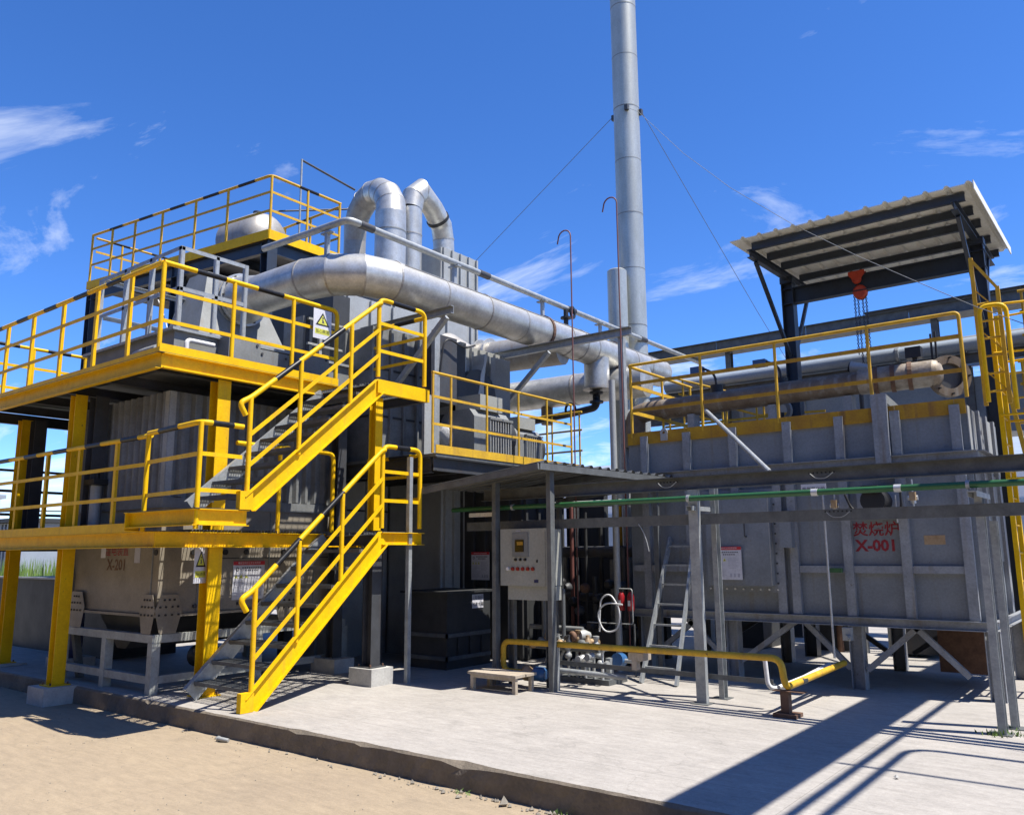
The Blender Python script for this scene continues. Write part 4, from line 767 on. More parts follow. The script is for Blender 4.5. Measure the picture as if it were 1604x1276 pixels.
part('lifting_lug', F_, 'casing_light', G().box((-5.2, FY0 - .05, 3.22), (-5.1, FY0 - .032, 3.30)).ring((-5.15, FY0 - .041, 3.33), (0, 1, 0), .02, .055, .02, 18))
# bolted access door
dr = part('access_door', F_, 'furnace', G().box((-4.55, 9.83, 1.33), (-3.74, 9.998, 2.44)).box((-4.62, 9.93, 1.25), (-3.66, 9.97, 2.5)))
part('door_edge', dr, 'casing_light', G().box((-3.738, 9.832, 1.335), (-3.728, 9.93, 2.435))); part('handle', dr, 'dark_steel', G().tube(fillet([(-4.02, 9.83, 2.14), (-4.02, 9.78, 2.14), (-4.02, 9.78, 1.92), (-4.02, 9.83, 1.92)], .02), .009, 8))
b0 = part('bolt', dr, 'alu', G().lathe([(.012, 0), (.012, .016)], (-4.56, 9.93, 1.285), (0, -1, 0), 6, False))
for k in range(1, 9): dup(b0, (.108 * k, 0, 0))
b0 = part('bolt', dr, 'dark_steel', G().lathe([(.012, 0), (.012, .016)], (-3.69, 9.93, 1.36), (0, -1, 0), 6, False))
for k in range(1, 10): dup(b0, (0, 0, .118 * k))
part('side_box', F_, 'furnace', G().box((-3.60, 9.82, 1.78), (-3.46, 9.92, 2.2)))
text('unit_name', '焚烧炉', .17, 'red_paint', F_, (-2.55, FY0 - .002, 1.97), (1, 0, 0), (0, 0, 1), .0022); text('unit_number', 'X-001', .175, 'red_paint', F_, (-2.56, FY0 - .002, 1.79), (1, 0, 0), (0, 0, 1), .006)
part('faded_label', F_, 'brass', G().box((-2.06, FY0 - .004, 1.80), (-1.85, FY0 - .001, 1.90)))
for x, lab in ((-5.55, 0), (-4.35, 0), (-2.87, 0), (-1.50, 0)):
    for y in (10.08, 11.92): part('leg', F_, 'furnace_rib', G().ib((x, y, .2), (x, y, .90), .15, .15, .010, (1, 0, 0)))
for x0, x1 in ((-5.45, -4.8), (-4.25, -3.55), (-2.95, -3.45), (-4.45, -5.0), (-2.77, -2.2), (-1.75, -2.25)): part('brace', F_, 'furnace_rib', G().bar((x0, 10.06, .42), (x1, 10.06, .92), .06, .06))
for x0, x1 in ((-5.3, -4.5), (-3.0, -3.7), (-2.7, -2.0)): part('brace', F_, 'dark_steel', G().bar((x0, 11.9, .42), (x1, 11.9, .92), .06, .06))
part('ash_hopper', F_, 'rust', G().box((-2.2, 10.9, .35), (-1.7, 11.6, .94)))
r_ = thing('guardrail', 'thin yellow guardrail along the front of the furnace roof', 'railing', (-3.5, 9.98, 3.3), 'furnace roof guardrails')
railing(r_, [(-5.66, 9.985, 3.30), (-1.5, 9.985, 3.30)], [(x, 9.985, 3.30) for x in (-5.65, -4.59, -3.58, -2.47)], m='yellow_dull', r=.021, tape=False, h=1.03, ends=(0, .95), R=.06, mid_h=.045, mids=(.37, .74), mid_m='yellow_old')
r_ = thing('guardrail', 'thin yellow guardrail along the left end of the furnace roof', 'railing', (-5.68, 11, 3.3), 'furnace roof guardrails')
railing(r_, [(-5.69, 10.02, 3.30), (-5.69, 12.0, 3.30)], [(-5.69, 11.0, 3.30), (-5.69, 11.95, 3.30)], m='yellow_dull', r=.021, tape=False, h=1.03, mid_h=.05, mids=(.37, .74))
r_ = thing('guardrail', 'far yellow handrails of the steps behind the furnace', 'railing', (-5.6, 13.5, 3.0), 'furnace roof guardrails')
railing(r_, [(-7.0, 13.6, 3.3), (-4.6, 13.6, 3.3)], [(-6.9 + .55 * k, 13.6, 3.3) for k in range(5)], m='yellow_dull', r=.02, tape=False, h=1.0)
railing(r_, [(-7.2, 14.6, 4.1), (-5.6, 14.6, 3.5), (-4.4, 14.6, 3.45)], [(-7.1, 14.6, 4.05), (-6.3, 14.6, 3.75), (-5.5, 14.6, 3.5)], m='yellow_dull', r=.02, tape=False, h=1.0)
# long pipe on the furnace roof
pp = thing('air_pipe', 'long weathered grey pipe with insulated end lying along the furnace roof', 'pipe', (-3.8, 11, 3.3))
part('pipe', pp, 'rust_pipe', G().tube([(-5.95, 11, 3.84), (-2.6, 11, 3.88)], .15, 20)); part('pipe_elbow', pp, 'rust_pipe', G().tube(fillet([(-5.95, 11, 3.84), (-6.15, 11, 3.8), (-6.18, 11, 3.3)], .2), .15, 18))
part('insulation', pp, 'insulation', G().tube([(-2.85, 11, 3.88), (-1.98, 11, 3.88)], .165, 22)); part('insulation_end', pp, 'insulation', G().lathe([(.165, 0), (.15, .05), (.10, .09), (.02, .11)], (-1.985, 11, 3.88), (1, 0, 0), 22))
for x in (-2.65, -2.45, -2.25): part('binding', pp, 'rust', G().ring((x, 11, 3.88), (1, .15, 0), .155, .178, .05, 22))
part('end_flange', pp, 'rust_pipe', G().ring((-1.84, 11.12, 3.84), (.62, -.78, 0), .16, .26, .07, 26)); part('end_plate', pp, 'dark_steel', G().lathe([(.21, 0), (.21, .03)], (-1.86, 11.15, 3.84), (.62, -.78, 0), 24, False))
for k in range(8):
    a = k * math.pi / 4; c_ = V((-1.84 + .225 * math.cos(a) * .78, 11.12 + .225 * math.cos(a) * .62, 3.84 + .225 * math.sin(a))); part('flange_bolt', pp, 'black', G().tube([c_ - V((.05, -.062, 0)), c_ + V((.05, -.062, 0))], .012, 6))
for x in (-5.2, -4.0, -3.0): part('saddle', pp, 'furnace_rib', G().box((x - .05, 10.9, 3.285), (x + .05, 11.1, 3.71)))
for x, y, lab in ((-4.86, 11.1, 'black-capped valve with blue actuator on the roof pipe, left of two'), (-3.96, 11.25, 'blue lamp-like actuator with bent cable on the roof pipe, right of two')):
    v = thing('valve_actuator', lab, 'valve', (x, y, 3.98), 'roof pipe actuators')
    part('body', v, 'black', G().tube([(x, y, 3.9), (x, y, 4.12)], .09, 12)); part('cable', v, 'black', G().tube(fillet([(x, y, 4.05), (x - .02, y, 4.3), (x - .2, y, 4.4), (x - .3, y, 4.38)], .12), .018, 8)); part('head', v, 'blue_paint', G().box((x - .38, y - .06, 4.33), (x - .2, y + .06, 4.43)))
v = thing('flow_meter', 'white round detector head on the furnace roof pipe', 'instrument', (-3.05, 11.4, 4.0))
part('body', v, 'casing_light', G().tube([(-3.08, 11.5, 4.20), (-2.86, 11.5, 4.16)], [.085, .05], 16)); part('lens', v, 'black', G().tube([(-3.10, 11.5, 4.205), (-3.085, 11.5, 4.20)], .075, 16)); part('stem', v, 'dark_steel', G().tube([(-2.98, 11.5, 3.3), (-2.98, 11.5, 4.15)], .03, 8))
v = thing('flow_meter', 'small black electronics box on the end of the roof pipe', 'instrument', (-2.2, 11.1, 4.0))
part('body', v, 'black', G().box((-2.3, 11.05, 4.12), (-2.12, 11.2, 4.26))); part('stem', v, 'black', G().tube([(-2.2, 11.1, 4.0), (-2.2, 11.1, 4.15)], .03, 8)); part('antenna', v, 'black', G().tube([(-2.0, 11.1, 4.0), (-2.0, 11.1, 4.4)], .014, 6)); part('antenna', v, 'black', G().tube([(-1.95, 11.1, 4.0), (-1.95, 11.1, 4.42)], .014, 6))
gx = thing('gearbox', 'round grey handwheel gearbox behind the furnace roof rail', 'valve', (-4.0, 12.1, 3.3))
part('wheel', gx, 'casing', G().ring((-4.1, 11.6, 3.72), (.3, 1, 0), .10, .16, .05, 16)); part('stem', gx, 'dark_steel', G().tube([(-4.1, 11.6, 3.3), (-4.1, 11.6, 3.7)], .03, 8))

# ================================================================== HOIST SHELTER
H_ = thing('hoist_shelter', 'dark steel hoist shelter with a white corrugated roof above the furnace', 'shelter', (-3, 12.8, .2))
HY = 12.75; HX0, HX1 = -4.28, -1.60
for x in (HX0, HX1): part('column', H_, 'blue_steel', G().ib((x, HY, .2), (x, HY, 5.95), .18, .18, .012, (1, 0, 0)))
part('crane_beam', H_, 'blue_steel', G().ib((HX0 - .1, HY, 5.74), (HX1 + .1, HY, 5.74), .26, .14, .014))
ry0, ry1, rx0, rx1 = 11.05, 14.35, -4.52, -1.36
zr = lambda y: 6.22 + (y - ry0) * .03
for x in (HX0, HX1):
    part('rafter', H_, 'blue_steel', G().ib((x, ry0 + .12, zr(ry0) - .20), (x, ry1 - .15, zr(ry1) - .20), .12, .08)); part('post_head', H_, 'blue_steel', G().box((x - .1, HY - .1, 5.951), (x + .1, HY + .1, 6.05)))
    part('strut', H_, 'blue_steel', G().bar((x, HY - .09, 4.75), (x, ry0 + .35, zr(ry0) - .27), .05, .05)); part('strut', H_, 'blue_steel', G().bar((x, HY + .09, 4.75), (x, ry1 - .6, zr(ry1) - .27), .05, .05))
for y in (11.25, 11.85, 12.45, 13.3, 14.1): part('purlin', H_, 'blue_steel', G().ch((rx0 + .25, y, zr(y) - .085), (rx1 - .12, y, zr(y) - .085), .11, .05, (0, 1, 0)))
npan = 13; pw = (rx1 - rx0) / npan; first = None
def sheet_profile(x0, pw, y0, y1, zf, th=.012):
    pr = [(0, 0), (pw * .66, 0), (pw * .75, .032), (pw * .86, .032), (pw * .995, 0)]; g = G(); vs = []
    for y in (y0, y1):
        for x, z in pr: vs.append((x0 + x, y, zf(y) + z))
        for x, z in pr: vs.append((x0 + x, y, zf(y) + z - th))
    n5 = 5; fs = []
    for k in range(4): fs.append((k, k + 1, 10 + k + 1, 10 + k)); fs.append((5 + k, 10 + 5 + k, 10 + 6 + k, 6 + k)); fs.append((k, 5 + k, 6 + k, k + 1)); fs.append((10 + k, 11 + k, 16 + k, 15 + k))
    fs.append((0, 10, 15, 5)); fs.append((4, 9, 19, 14)); return g.add(vs, fs)
for k in range(npan):
    if first is None: first = part('roof_sheet', H_, 'roof_white', sheet_profile(rx0, pw, ry0, ry1, zr))
    else: dup(first, (pw * k, 0, 0))
part('edge_trim', H_, 'roof_white', G().bar((rx1 + .012, ry0, zr(ry0) - .03), (rx1 + .012, ry1, zr(ry1) - .03), .012, .11))
hx = -3.21
h = thing('chain_hoist', 'red chain hoist hanging from the shelter beam', 'hoist', (hx, HY, 5.6))
part('trolley', h, 'orange', G().poly([(hx - .15, HY - .10, 5.66), (hx - .15, HY - .10, 5.60), (hx - .05, HY - .10, 5.48), (hx + .04, HY - .10, 5.48), (hx + .14, HY - .10, 5.60), (hx + .14, HY - .10, 5.66)], (0, .014, 0)))
part('trolley', h, 'orange', G().poly([(hx - .13, HY + .086, 5.66), (hx - .16, HY + .086, 5.58), (hx - .10, HY + .086, 5.46), (hx + .08, HY + .086, 5.45), (hx + .15, HY + .086, 5.55), (hx + .12, HY + .086, 5.68)], (0, .014, 0)))
part('drum', h, 'orange', G().lathe([(.05, 0), (.08, .02), (.08, .14), (.05, .17)], (hx - .02, HY - .085, 5.53), (0, 1, 0), 16))
for dx in (-.09, .08): part('wheel', h, 'rust', G().lathe([(.032, 0), (.036, .03)], (hx + dx, HY - .075, 5.655), (0, 1, 0), 14))
part('hook', h, 'black', G().tube([(hx, HY, 5.54), (hx, HY, 5.42)], .02, 8)); part('hoist_body', h, 'orange', G().lathe([(.10, -.07), (.125, -.05), (.125, .05), (.10, .07)], (hx + .02, HY, 5.30), (0, 1, 0), 14, True))
def chain(x, z0, z1):
    g = G(); z = z0; k = 0
    while z > z1:
        ax = (1, 0, 0) if k % 2 else (0, 1, 0); g.ring((x, HY, z), ax, .011, .023, .010, 8); z -= .034; k += 1
    return g
for dx, z1 in ((-.09, 4.25), (-.03, 3.95), (.05, 3.95), (.11, 4.3)): part('chain', h, 'chain', chain(hx + dx, 5.24, z1))
part('lower_hook', h, 'orange', G().box((hx - .04, HY - .04, 3.82), (hx + .06, HY + .04, 3.96)))

h.location.z += .27; h.scale = (.82, .82, .9)
# ================================================================== CAGED LADDER (right)
L_ = thing('caged_ladder', 'yellow caged ladder up the right-hand side of the furnace', 'ladder', (-1.2, 10.9, .2))
for y in (10.45, 10.92): part('stile', L_, 'yellow', G().bar((-1.25, y, .2), (-1.25, y, 4.45), .045, .06))
rg = part('rung', L_, 'yellow_dull', G().tube([(-1.25, 10.48, .5), (-1.25, 10.89, .5)], .011, 8))
for k in range(1, 13): dup(rg, (0, 0, .3 * k))
for k, z in enumerate((2.5, 3.2, 3.9, 4.45)):
    pts = [(-1.25 + .62 * math.sin(math.pi * t / 10), 10.685 - .30 * math.cos(math.pi * t / 10), z) for t in range(11)]
    part('cage_hoop', L_, 'yellow', G().tube(pts, .014, 6))
for t in (2, 3.5, 5, 6.5, 8): x, y = -1.25 + .61 * math.sin(math.pi * t / 10), 10.685 - .29 * math.cos(math.pi * t / 10); part('cage_bar', L_, 'yellow_dull', G().bar((x, y, 2.4), (x, y, 4.46), .012, .035))
L2 = thing('ladder', 'yellow vertical ladder with slanted top rail beside the right shelter column', 'ladder', (-1.45, 10.2, 3.3))
part('stile', L2, 'yellow_dull', G().bar((-1.36, 10.25, 3.3), (-1.36, 10.25, 5.0), .04, .04)); part('stile', L2, 'yellow_dull', G().bar((-1.13, 10.25, 3.3), (-1.13, 10.25, 4.62), .04, .04)); part('top_bar', L2, 'yellow_dull', G().bar((-1.36, 10.25, 4.98), (-1.13, 10.25, 4.60), .03, .03))
for k in range(6): part('rung', L2, 'yellow_dull', G().tube([(-1.35, 10.25, 3.45 + .2 * k), (-1.14, 10.25, 3.45 + .2 * k)], .013, 8))
for z in (3.5, 3.95, 4.4): part('brace', L2, 'yellow_dull', G().bar((-1.35, 10.27, z + .22), (-1.14, 10.27, z - .05), .03, .012))
part('handrail', L2, 'yellow', G().tube(fillet([(-1.30, 10.0, 3.3), (-1.30, 10.0, 4.36), (-1.05, 10.05, 4.36), (-1.05, 10.05, 3.2)], .1), .024, 10))
L3 = thing('ladder', 'yellow slanting ship ladder behind the caged ladder at the right edge', 'ladder', (-1.0, 12.3, .2))
for x in (-1.42, -1.05): part('stile', L3, 'yellow_dull', G().bar((x, 12.3, 4.3), (x + .5, 12.3, .2), .05, .07))
for k in range(12): part('rung', L3, 'yellow_dull', G().bar((-1.40 + .042 * k, 12.3, 4.0 - .33 * k), (-1.03 + .042 * k, 12.3, 4.0 - .33 * k), .06, .02))
r_ = thing('guardrail', 'yellow railings of the far stair tower at the right edge', 'railing', (-.6, 13.8, 3.3), 'far yellow railings')
railing(r_, [(-1.35, 13.6, 3.3), (.8, 13.6, 3.3)], [(-1.3 + .5 * k, 13.6, 3.3) for k in range(4)], m='yellow_dull', r=.022, tape=False, h=1.1)
railing(r_, [(-1.35, 14.6, 4.6), (.8, 14.6, 4.6)], [(-1.3 + .5 * k, 14.6, 4.6) for k in range(4)], m='yellow_dull', r=.022, tape=False, h=1.1)
fs_ = thing('stair_tower', 'far steel stair tower deck behind the caged ladder', 'platform', (-.4, 14, .2))
part('deck', fs_, 'casing_dark', G().box((-1.4, 13.58, 3.2), (1.2, 15.5, 3.29))); part('deck', fs_, 'casing_dark', G().box((-1.4, 14.55, 4.5), (1.2, 15.5, 4.59)))
for x in (-1.35, 1.0): part('column', fs_, 'dark_steel', G().ib((x, 15.3, .2), (x, 15.3, 4.49), .16, .16))
for k in range(8): part('tread', fs_, 'rust', G().box((-1.3 + .28 * k, 13.0, 1.2 + .24 * k), (-1.05 + .28 * k, 13.5, 1.23 + .24 * k)))

# ================================================================== PIPE RACK in front of the furnace
RK = thing('pipe_rack', 'grey channel-steel pipe rack crossing in front of the furnace', 'pipe rack', (-3, 8.3, .2))
for x, y in ((-3.93, 8.20), (-1.27, 8.34)): part('post', RK, 'galv', G().ch((x, y, .205), (x, y, 2.41 if x < -2 else 2.24), .11, .055, (0, 1, 0) if x < -2 else (1, 0, 0)))
for x, y, zt in ((-3.90, 8.62, 2.50), (-1.22, 8.68, 2.0)): part('post', RK, 'galv', G().ch((x, y, .205), (x, y, zt), .10, .05, (1, 0, 0)))
for x, y in ((-3.93, 8.2), (-3.90, 8.62), (-1.27, 8.34), (-1.22, 8.68)): part('base_plate', RK, 'galv_dark', G().box((x - .09, y - .08, .2005), (x + .1, y + .09, .208)))
part('beam', RK, 'galv_dark', G().ch((-6.9, 8.26, 2.475), (5, 8.26, 2.475), .145, .06, (0, -1, 0))); part('beam', RK, 'galv_dark', G().ch((-7.2, 8.27, 2.085), (5, 8.27, 2.085), .11, .05, (0, 1, 0)))
part('hanging_wire', RK, 'casing_light', G().tube(fillet([(-4.6, 8.2, 2.05), (-4.55, 8.2, 1.98), (-4.5, 8.2, 1.85), (-4.48, 8.2, 1.75)], .05), .005, 6))
part('cross_arm', RK, 'galv', G().ch((-3.93, 8.1, 2.22), (-3.93, 8.75, 2.22), .07, .04, (0, 0, -1))); part('cross_arm', RK, 'galv', G().ch((-1.25, 8.05, 2.24), (-1.25, 8.75, 2.24), .08, .04, (0, 0, -1)))
for x, z in ((-4.22, 2.47), (-2.55, 2.47), (-2.42, 2.09)):
    sp = part('splice_bolts', RK, 'black', (lambda g: [g.tube([(x - .12 + .04 * k, 8.2, z + .025), (x - .12 + .04 * k, 8.262 - .07, z + .025)], .010, 6) for k in range(7)] and g)(G()))
    part('earth_wire', sp, 'casing_light', G().tube(fillet([(x - .11, 8.185, z + .02), (x - .06, 8.185, z - .03), (x + .04, 8.185, z - .035), (x + .11, 8.185, z + .02)], .06), .0035, 6))
gp = thing('green_pipe', 'thin green pipe running along the rack in front of the furnace', 'pipe', (-2, 8.12, 2.29))
part('pipe', gp, 'green', G().tube([(-7.3, 8.10, 2.30), (5, 8.10, 2.30)], .030, 14)); 
for x in (-3.93, -1.28, -6.3): part('clamp', gp, 'galv', G().ring((x, 8.10, 2.30), (1, 0, 0), .029, .04, .03, 14))
for x in (-2.6, -1.85): part('joint', gp, 'alu', G().tube([(x - .03, 8.10, 2.30), (x + .03, 8.10, 2.30)], .036, 14))
solo('brace_pipe', 'pale grey slanting tube from the furnace roof edge down to the rack', 'pipe', 'galv', G().tube([(-4.50, 9.9, 3.55), (-3.16, 8.45, 2.56)], .026, 12), (-3.8, 9.2, 2.5))
vc = thing('thin_conduit', 'thin grey vertical conduit in front of the furnace beside the X-001 lettering', 'conduit', (-3.05, 9.8, .5))
part('pipe', vc, 'alu', G().tube([(-3.06, 9.82, .55), (-3.06, 9.82, 2.45)], .014, 8)); part('clamp', vc, 'green', G().cb((-3.0, 9.87, 1.52), (.16, .06, .05))); part('valve', vc, 'galv', G().box((-2.92, 9.7, .76), (-2.83, 9.8, .90)).tube([(-2.86, 9.7, .8), (-2.86, 9.6, .8)], .03, 8))
ws = thing('name_board', 'small white name board hanging above the green pipe', 'sign', (-3.05, 9.5, 2.36))
part('board', ws, 'sign_white', G().box((-3.2, 9.50, 2.36), (-2.92, 9.506, 2.49))); text('caption', '废气氧化炉', .052, 'ink', ws, (-3.06, 9.498, 2.43), (1, 0, 0), (0, 0, 1), .0); part('hanger', ws, 'dark_steel', G().bar((-3.06, 9.51, 2.49), (-3.06, 9.9, 2.7), .02, .01))
def brass_valve(x, z, lab):
    v = thing('brass_valve', lab, 'valve', (x, 9.75, z), 'burner gas valves')
    part('body', v, 'alu', G().tube([(x, 9.75, z - .06), (x, 9.75, z + .06)], .03, 10).tube([(x - .05, 9.75, z), (x + .05, 9.75, z)], .028, 10)); part('handle', v, 'brass', G().box((x - .02, 9.66, z - .03), (x + .04, 9.72, z + .06))); part('pipe', v, 'alu', G().tube([(x, 9.75, z - .10), (x, 9.75, z + .2)], .009, 8))
brass_valve(-2.91, 2.25, 'silver gas valve above the X-001 lettering, left of the burner'); brass_valve(-2.08, 2.30, 'silver gas valve hanging above the X-001 lettering, right of the burner'); brass_valve(-2.26, 2.14, 'brass gas valve overlapping the end of the furnace name')
bn = thing('burner', 'black burner with curved cables between the rack beams', 'burner', (-2.45, 9.7, 2.1))
part('body', bn, 'black', G().tube([(-2.45, 9.55, 2.28), (-2.45, 9.99, 2.28)], .13, 18)); part('cap', bn, 'black', G().box((-2.55, 9.5, 2.36), (-2.38, 9.7, 2.44)))
for dx in (-.3, -.1, .08, .28): part('cable', bn, 'black', G().tube(fillet([(-2.45 + dx, 9.6, 2.36), (-2.42 + dx * .9, 9.6, 2.2), (-2.4 + dx * .6, 9.6, 2.12)], .1), .014, 8))
part('mount', bn, 'furnace_rib', G().cb((-2.45, 9.9, 2.28), (.5, .06, .32)))

# ================================================================== CANOPY over the control cabinet
CN = thing('canopy', 'low grey sheet-metal canopy over the control cabinet', 'canopy', (-6.2, 8.6, .2))
cA, cB, cC, cD = V((-7.42, 7.62, 2.575)), V((-5.55, 7.62, 2.775)), V((-5.02, 9.92, 2.715)), V((-6.9, 9.92, 2.52))
nsh = 16; L0 = None
for k in range(nsh):
    t0, t1 = k / nsh, (k + 1) / nsh; a, b = cA.lerp(cD, t0), cB.lerp(cC, t0); c, d = cB.lerp(cC, t1), cA.lerp(cD, t1)
    m0, m1 = a.lerp(d, .55), b.lerp(c, .55); u = V((0, 0, .028)); e = V((0, 0, -.006))
    g = G().add([a, b, m1, m0, a + e, b + e, m1 + e, m0 + e], [(0, 1, 2, 3), (7, 6, 5, 4), (0, 4, 5, 1), (1, 5, 6, 2), (2, 6, 7, 3), (3, 7, 4, 0)])
    p1, p2, p3, p4 = m0, m0.lerp(d, .3) + u, m0.lerp(d, .7) + u, d; q1, q2, q3, q4 = m1, m1.lerp(c, .3) + u, m1.lerp(c, .7) + u, c
    g.add([p1, p2, p3, p4, q1, q2, q3, q4], [(0, 1, 5, 4), (1, 2, 6, 5), (2, 3, 7, 6)]); part('roof_sheet', CN, 'sheet_grey', g)
e = V((0, 0, -.05))
part('edge_beam', CN, 'galv_dark', G().bar(cA + e, cB + e, .03, .075)); part('edge_beam', CN, 'galv_dark', G().bar(cB + e + V((.0, .02, 0)), cC + e, .03, .075)); part('edge_beam', CN, 'galv_dark', G().bar(cD + e, cC + e + V((-.02, 0, 0)), .03, .07)); part('edge_beam', CN, 'galv_dark', G().bar(cA.lerp(cD, .5) + e, cB.lerp(cC, .5) + e, .04, .07))
for x, y, zt in ((-5.58, 7.92, 2.70), (-6.45, 7.98, 2.60)): part('post', CN, 'galv_dark', G().ch((x, y, .2), (x, y, zt), .085, .05, (-1, 0, 0)))
for x, y, zt in ((-5.2, 9.75, 2.64), (-6.75, 9.75, 2.47)): part('post', CN, 'galv_dark', G().bar((x, y, .2), (x, y, zt), .06, .06))
part('lamp_tube', CN, 'alu', G().bar((-6.95, 8.05, 2.22), (-6.55, 8.05, 2.22), .06, .05))
CB = thing('control_cabinet', 'pale grey control cabinet with a screen and a row of red buttons under the canopy', 'control cabinet', (-6.05, 8.13, .2))
part('body', CB, 'cabinet', G().box((-6.40, 8.012, 1.36), (-5.70, 8.27, 2.02))); dr = part('door', CB, 'cabinet', G().box((-6.41, 7.985, 1.355), (-5.735, 8.010, 2.03)))
part('rim', CB, 'cabinet', G().box((-5.734, 7.99, 1.355), (-5.70, 8.011, 2.03))); part('lower_box', CB, 'cabinet', G().box((-6.33, 8.03, 1.19), (-5.705, 8.26, 1.355)))
fr_ = part('screen_frame', CB, 'casing', G().box((-6.22, 7.972, 1.70), (-5.98, 7.984, 1.98))); part('screen', fr_, 'screen', G().box((-6.17, 7.965, 1.755), (-6.04, 7.971, 1.90))); part('screen_glow', fr_, 'yellow_old', G().box((-6.14, 7.963, 1.835), (-6.05, 7.9645, 1.875)))
for k in range(3): part('knob', CB, 'black', G().lathe([(.017, 0), (.015, .025)], (-6.17 + .072 * k, 7.984, 1.665), (0, -1, 0), 12))
part('button', CB, 'white', G().lathe([(.022, 0), (.019, .02)], (-6.29, 7.984, 1.555), (0, -1, 0), 14))
b0 = part('button', CB, 'red', G().lathe([(.024, 0), (.02, .022)], (-6.215, 7.984, 1.555), (0, -1, 0), 14))
for k in range(1, 5): dup(b0, (.075 * k, 0, 0))
part('maker_plate', CB, 'navy', G().box((-5.90, 7.980, 1.395), (-5.84, 7.9845, 1.43))); part('lock', CB, 'black', G().box((-5.86, 7.972, 1.63), (-5.845, 7.984, 1.66))); part('top_vent', CB, 'ink_grey', G().box((-6.17, 7.982, 2.0), (-6.1, 7.9845, 2.01)))
for x in (-5.78, -6.34): part('leg', CB, 'galv_dark', G().ch((x, 8.15, .2), (x, 8.15, 1.19), .09, .05, (0, -1, 0)))

# bench, tank, ladder
BN = thing('step_bench', 'small wooden step bench on the concrete below the control cabinet', 'bench', (-6.15, 7.68, .2))
part('top', BN, 'wood', G().box((-6.50, 7.48, .375), (-5.80, 7.66, .405)).box((-6.50, 7.668, .376), (-5.79, 7.86, .404))); part('apron', BN, 'wood', G().box((-6.46, 7.50, .34), (-5.84, 7.515, .374)))
for x, y in ((-6.45, 7.52), (-5.84, 7.52), (-6.45, 7.82), (-5.84, 7.82)): part('leg', BN, 'wood', G().cb((x, y, .287), (.045, .045, .174)))
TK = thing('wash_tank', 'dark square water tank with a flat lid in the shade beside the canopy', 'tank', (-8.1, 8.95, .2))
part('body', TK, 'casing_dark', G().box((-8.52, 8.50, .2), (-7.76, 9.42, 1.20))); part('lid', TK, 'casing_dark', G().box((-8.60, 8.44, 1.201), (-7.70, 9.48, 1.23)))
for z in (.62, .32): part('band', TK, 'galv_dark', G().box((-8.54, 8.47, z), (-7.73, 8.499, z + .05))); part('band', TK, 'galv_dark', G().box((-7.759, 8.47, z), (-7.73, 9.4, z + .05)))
for y in (8.7, 8.95, 9.2): part('rib', TK, 'casing_dark', G().box((-7.758, y, .38), (-7.73, y + .03, .61)))
ts = thing('tank_label', 'white lettered label sheet on the side of the dark water tank', 'sign', (-7.75, 9.1, .98))
part('sheet', ts, 'sign_white', G().box((-7.757, 9.02, .98), (-7.752, 9.26, 1.17))); text('lettering', '1号循环', .06, 'black', ts, (-7.751, 9.14, 1.12), (0, 1, 0), (0, 0, 1), .0); text('lettering', '冲洗水箱', .06, 'black', ts, (-7.751, 9.14, 1.03), (0, 1, 0), (0, 0, 1), .0)
poster('red-headed notice on the dark casing behind the wash tank', (-8.28, 9.82, 1.55), (1, 0, 0), (0, 0, 1), .36, .42)
AL = thing('ladder', 'grey straight ladder leaning against the left part of the furnace', 'ladder', (-4.9, 9.4, .2))
la, lb, lc, ld_ = V((-5.10, 9.03, .2)), V((-5.10, 9.93, 1.92)), V((-4.64, 9.03, .2)), V((-4.76, 9.93, 1.92))
part('stile', AL, 'galv', G().bar(la, lb, .03, .07)); part('stile', AL, 'galv', G().bar(lc, ld_, .03, .07))
for k in range(7): t = (k + .75) / 7.2; part('rung', AL, 'galv', G().bar(la.lerp(lb, t), lc.lerp(ld_, t), .03, .022))
# yellow gas pipe with its stands
YP = thing('gas_pipe', 'yellow gas pipe running low across the pad in front of the ladder', 'pipe', (-4.6, 8, .2))
part('pipe', YP, 'yellow_dull', G().tube(fillet([(-5.98, 8.02, .36), (-6.40, 8.02, .36), (-6.40, 8.02, .70), (-3.0, 8.0, .735), (-2.97, 8.0, .47), (-2.97, 9.86, .50)], .10), .033, 14))
part('pipe', YP, 'white', G().tube(fillet([(-3.22, 8.16, .73), (-3.20, 8.16, .42), (-3.10, 8.3, .42), (-3.15, 9.9, .47)], .08), .022, 12), 'white return pipe beside the yellow bend'); part('pipe', YP, 'white', G().tube([(-3.08, 8.12, .45), (-3.07, 9.86, .48)], .018, 10))
part('joint', YP, 'casing_dark', G().tube([(-2.97, 8.42, .475), (-2.97, 8.55, .475)], .035, 14)); part('stand', YP, 'rust', G().box((-3.03, 8.01, .2), (-2.95, 8.09, .435))); part('stand_foot', YP, 'rust', G().box((-3.09, 7.95, .2), (-2.87, 8.15, .235)).box((-3.1, 8.0, .43), (-2.8, 8.1, .437)))
part('pipe_support', YP, 'wood', G().box((-4.68, 8.02, .6), (-4.5, 8.2, .68)).box((-4.64, 8.02, .5), (-4.58, 8.1, .6))); part('stop_valve', YP, 'brass', G().lathe([(.05, 0), (.09, .03), (.09, .08), (.05, .14), (.08, .18)], (-6.1, 8.02, .36), (1, 0, 0), 14)); part('stop_valve', YP, 'blue_paint', G().lathe([(.08, 0), (.08, .12), (.05, .15)], (-5.92, 8.02, .36), (1, 0, 0), 14))
part('stand', YP, 'galv', G().bar((-5.62, 8.02, .2), (-5.62, 8.02, .68), .05, .05))
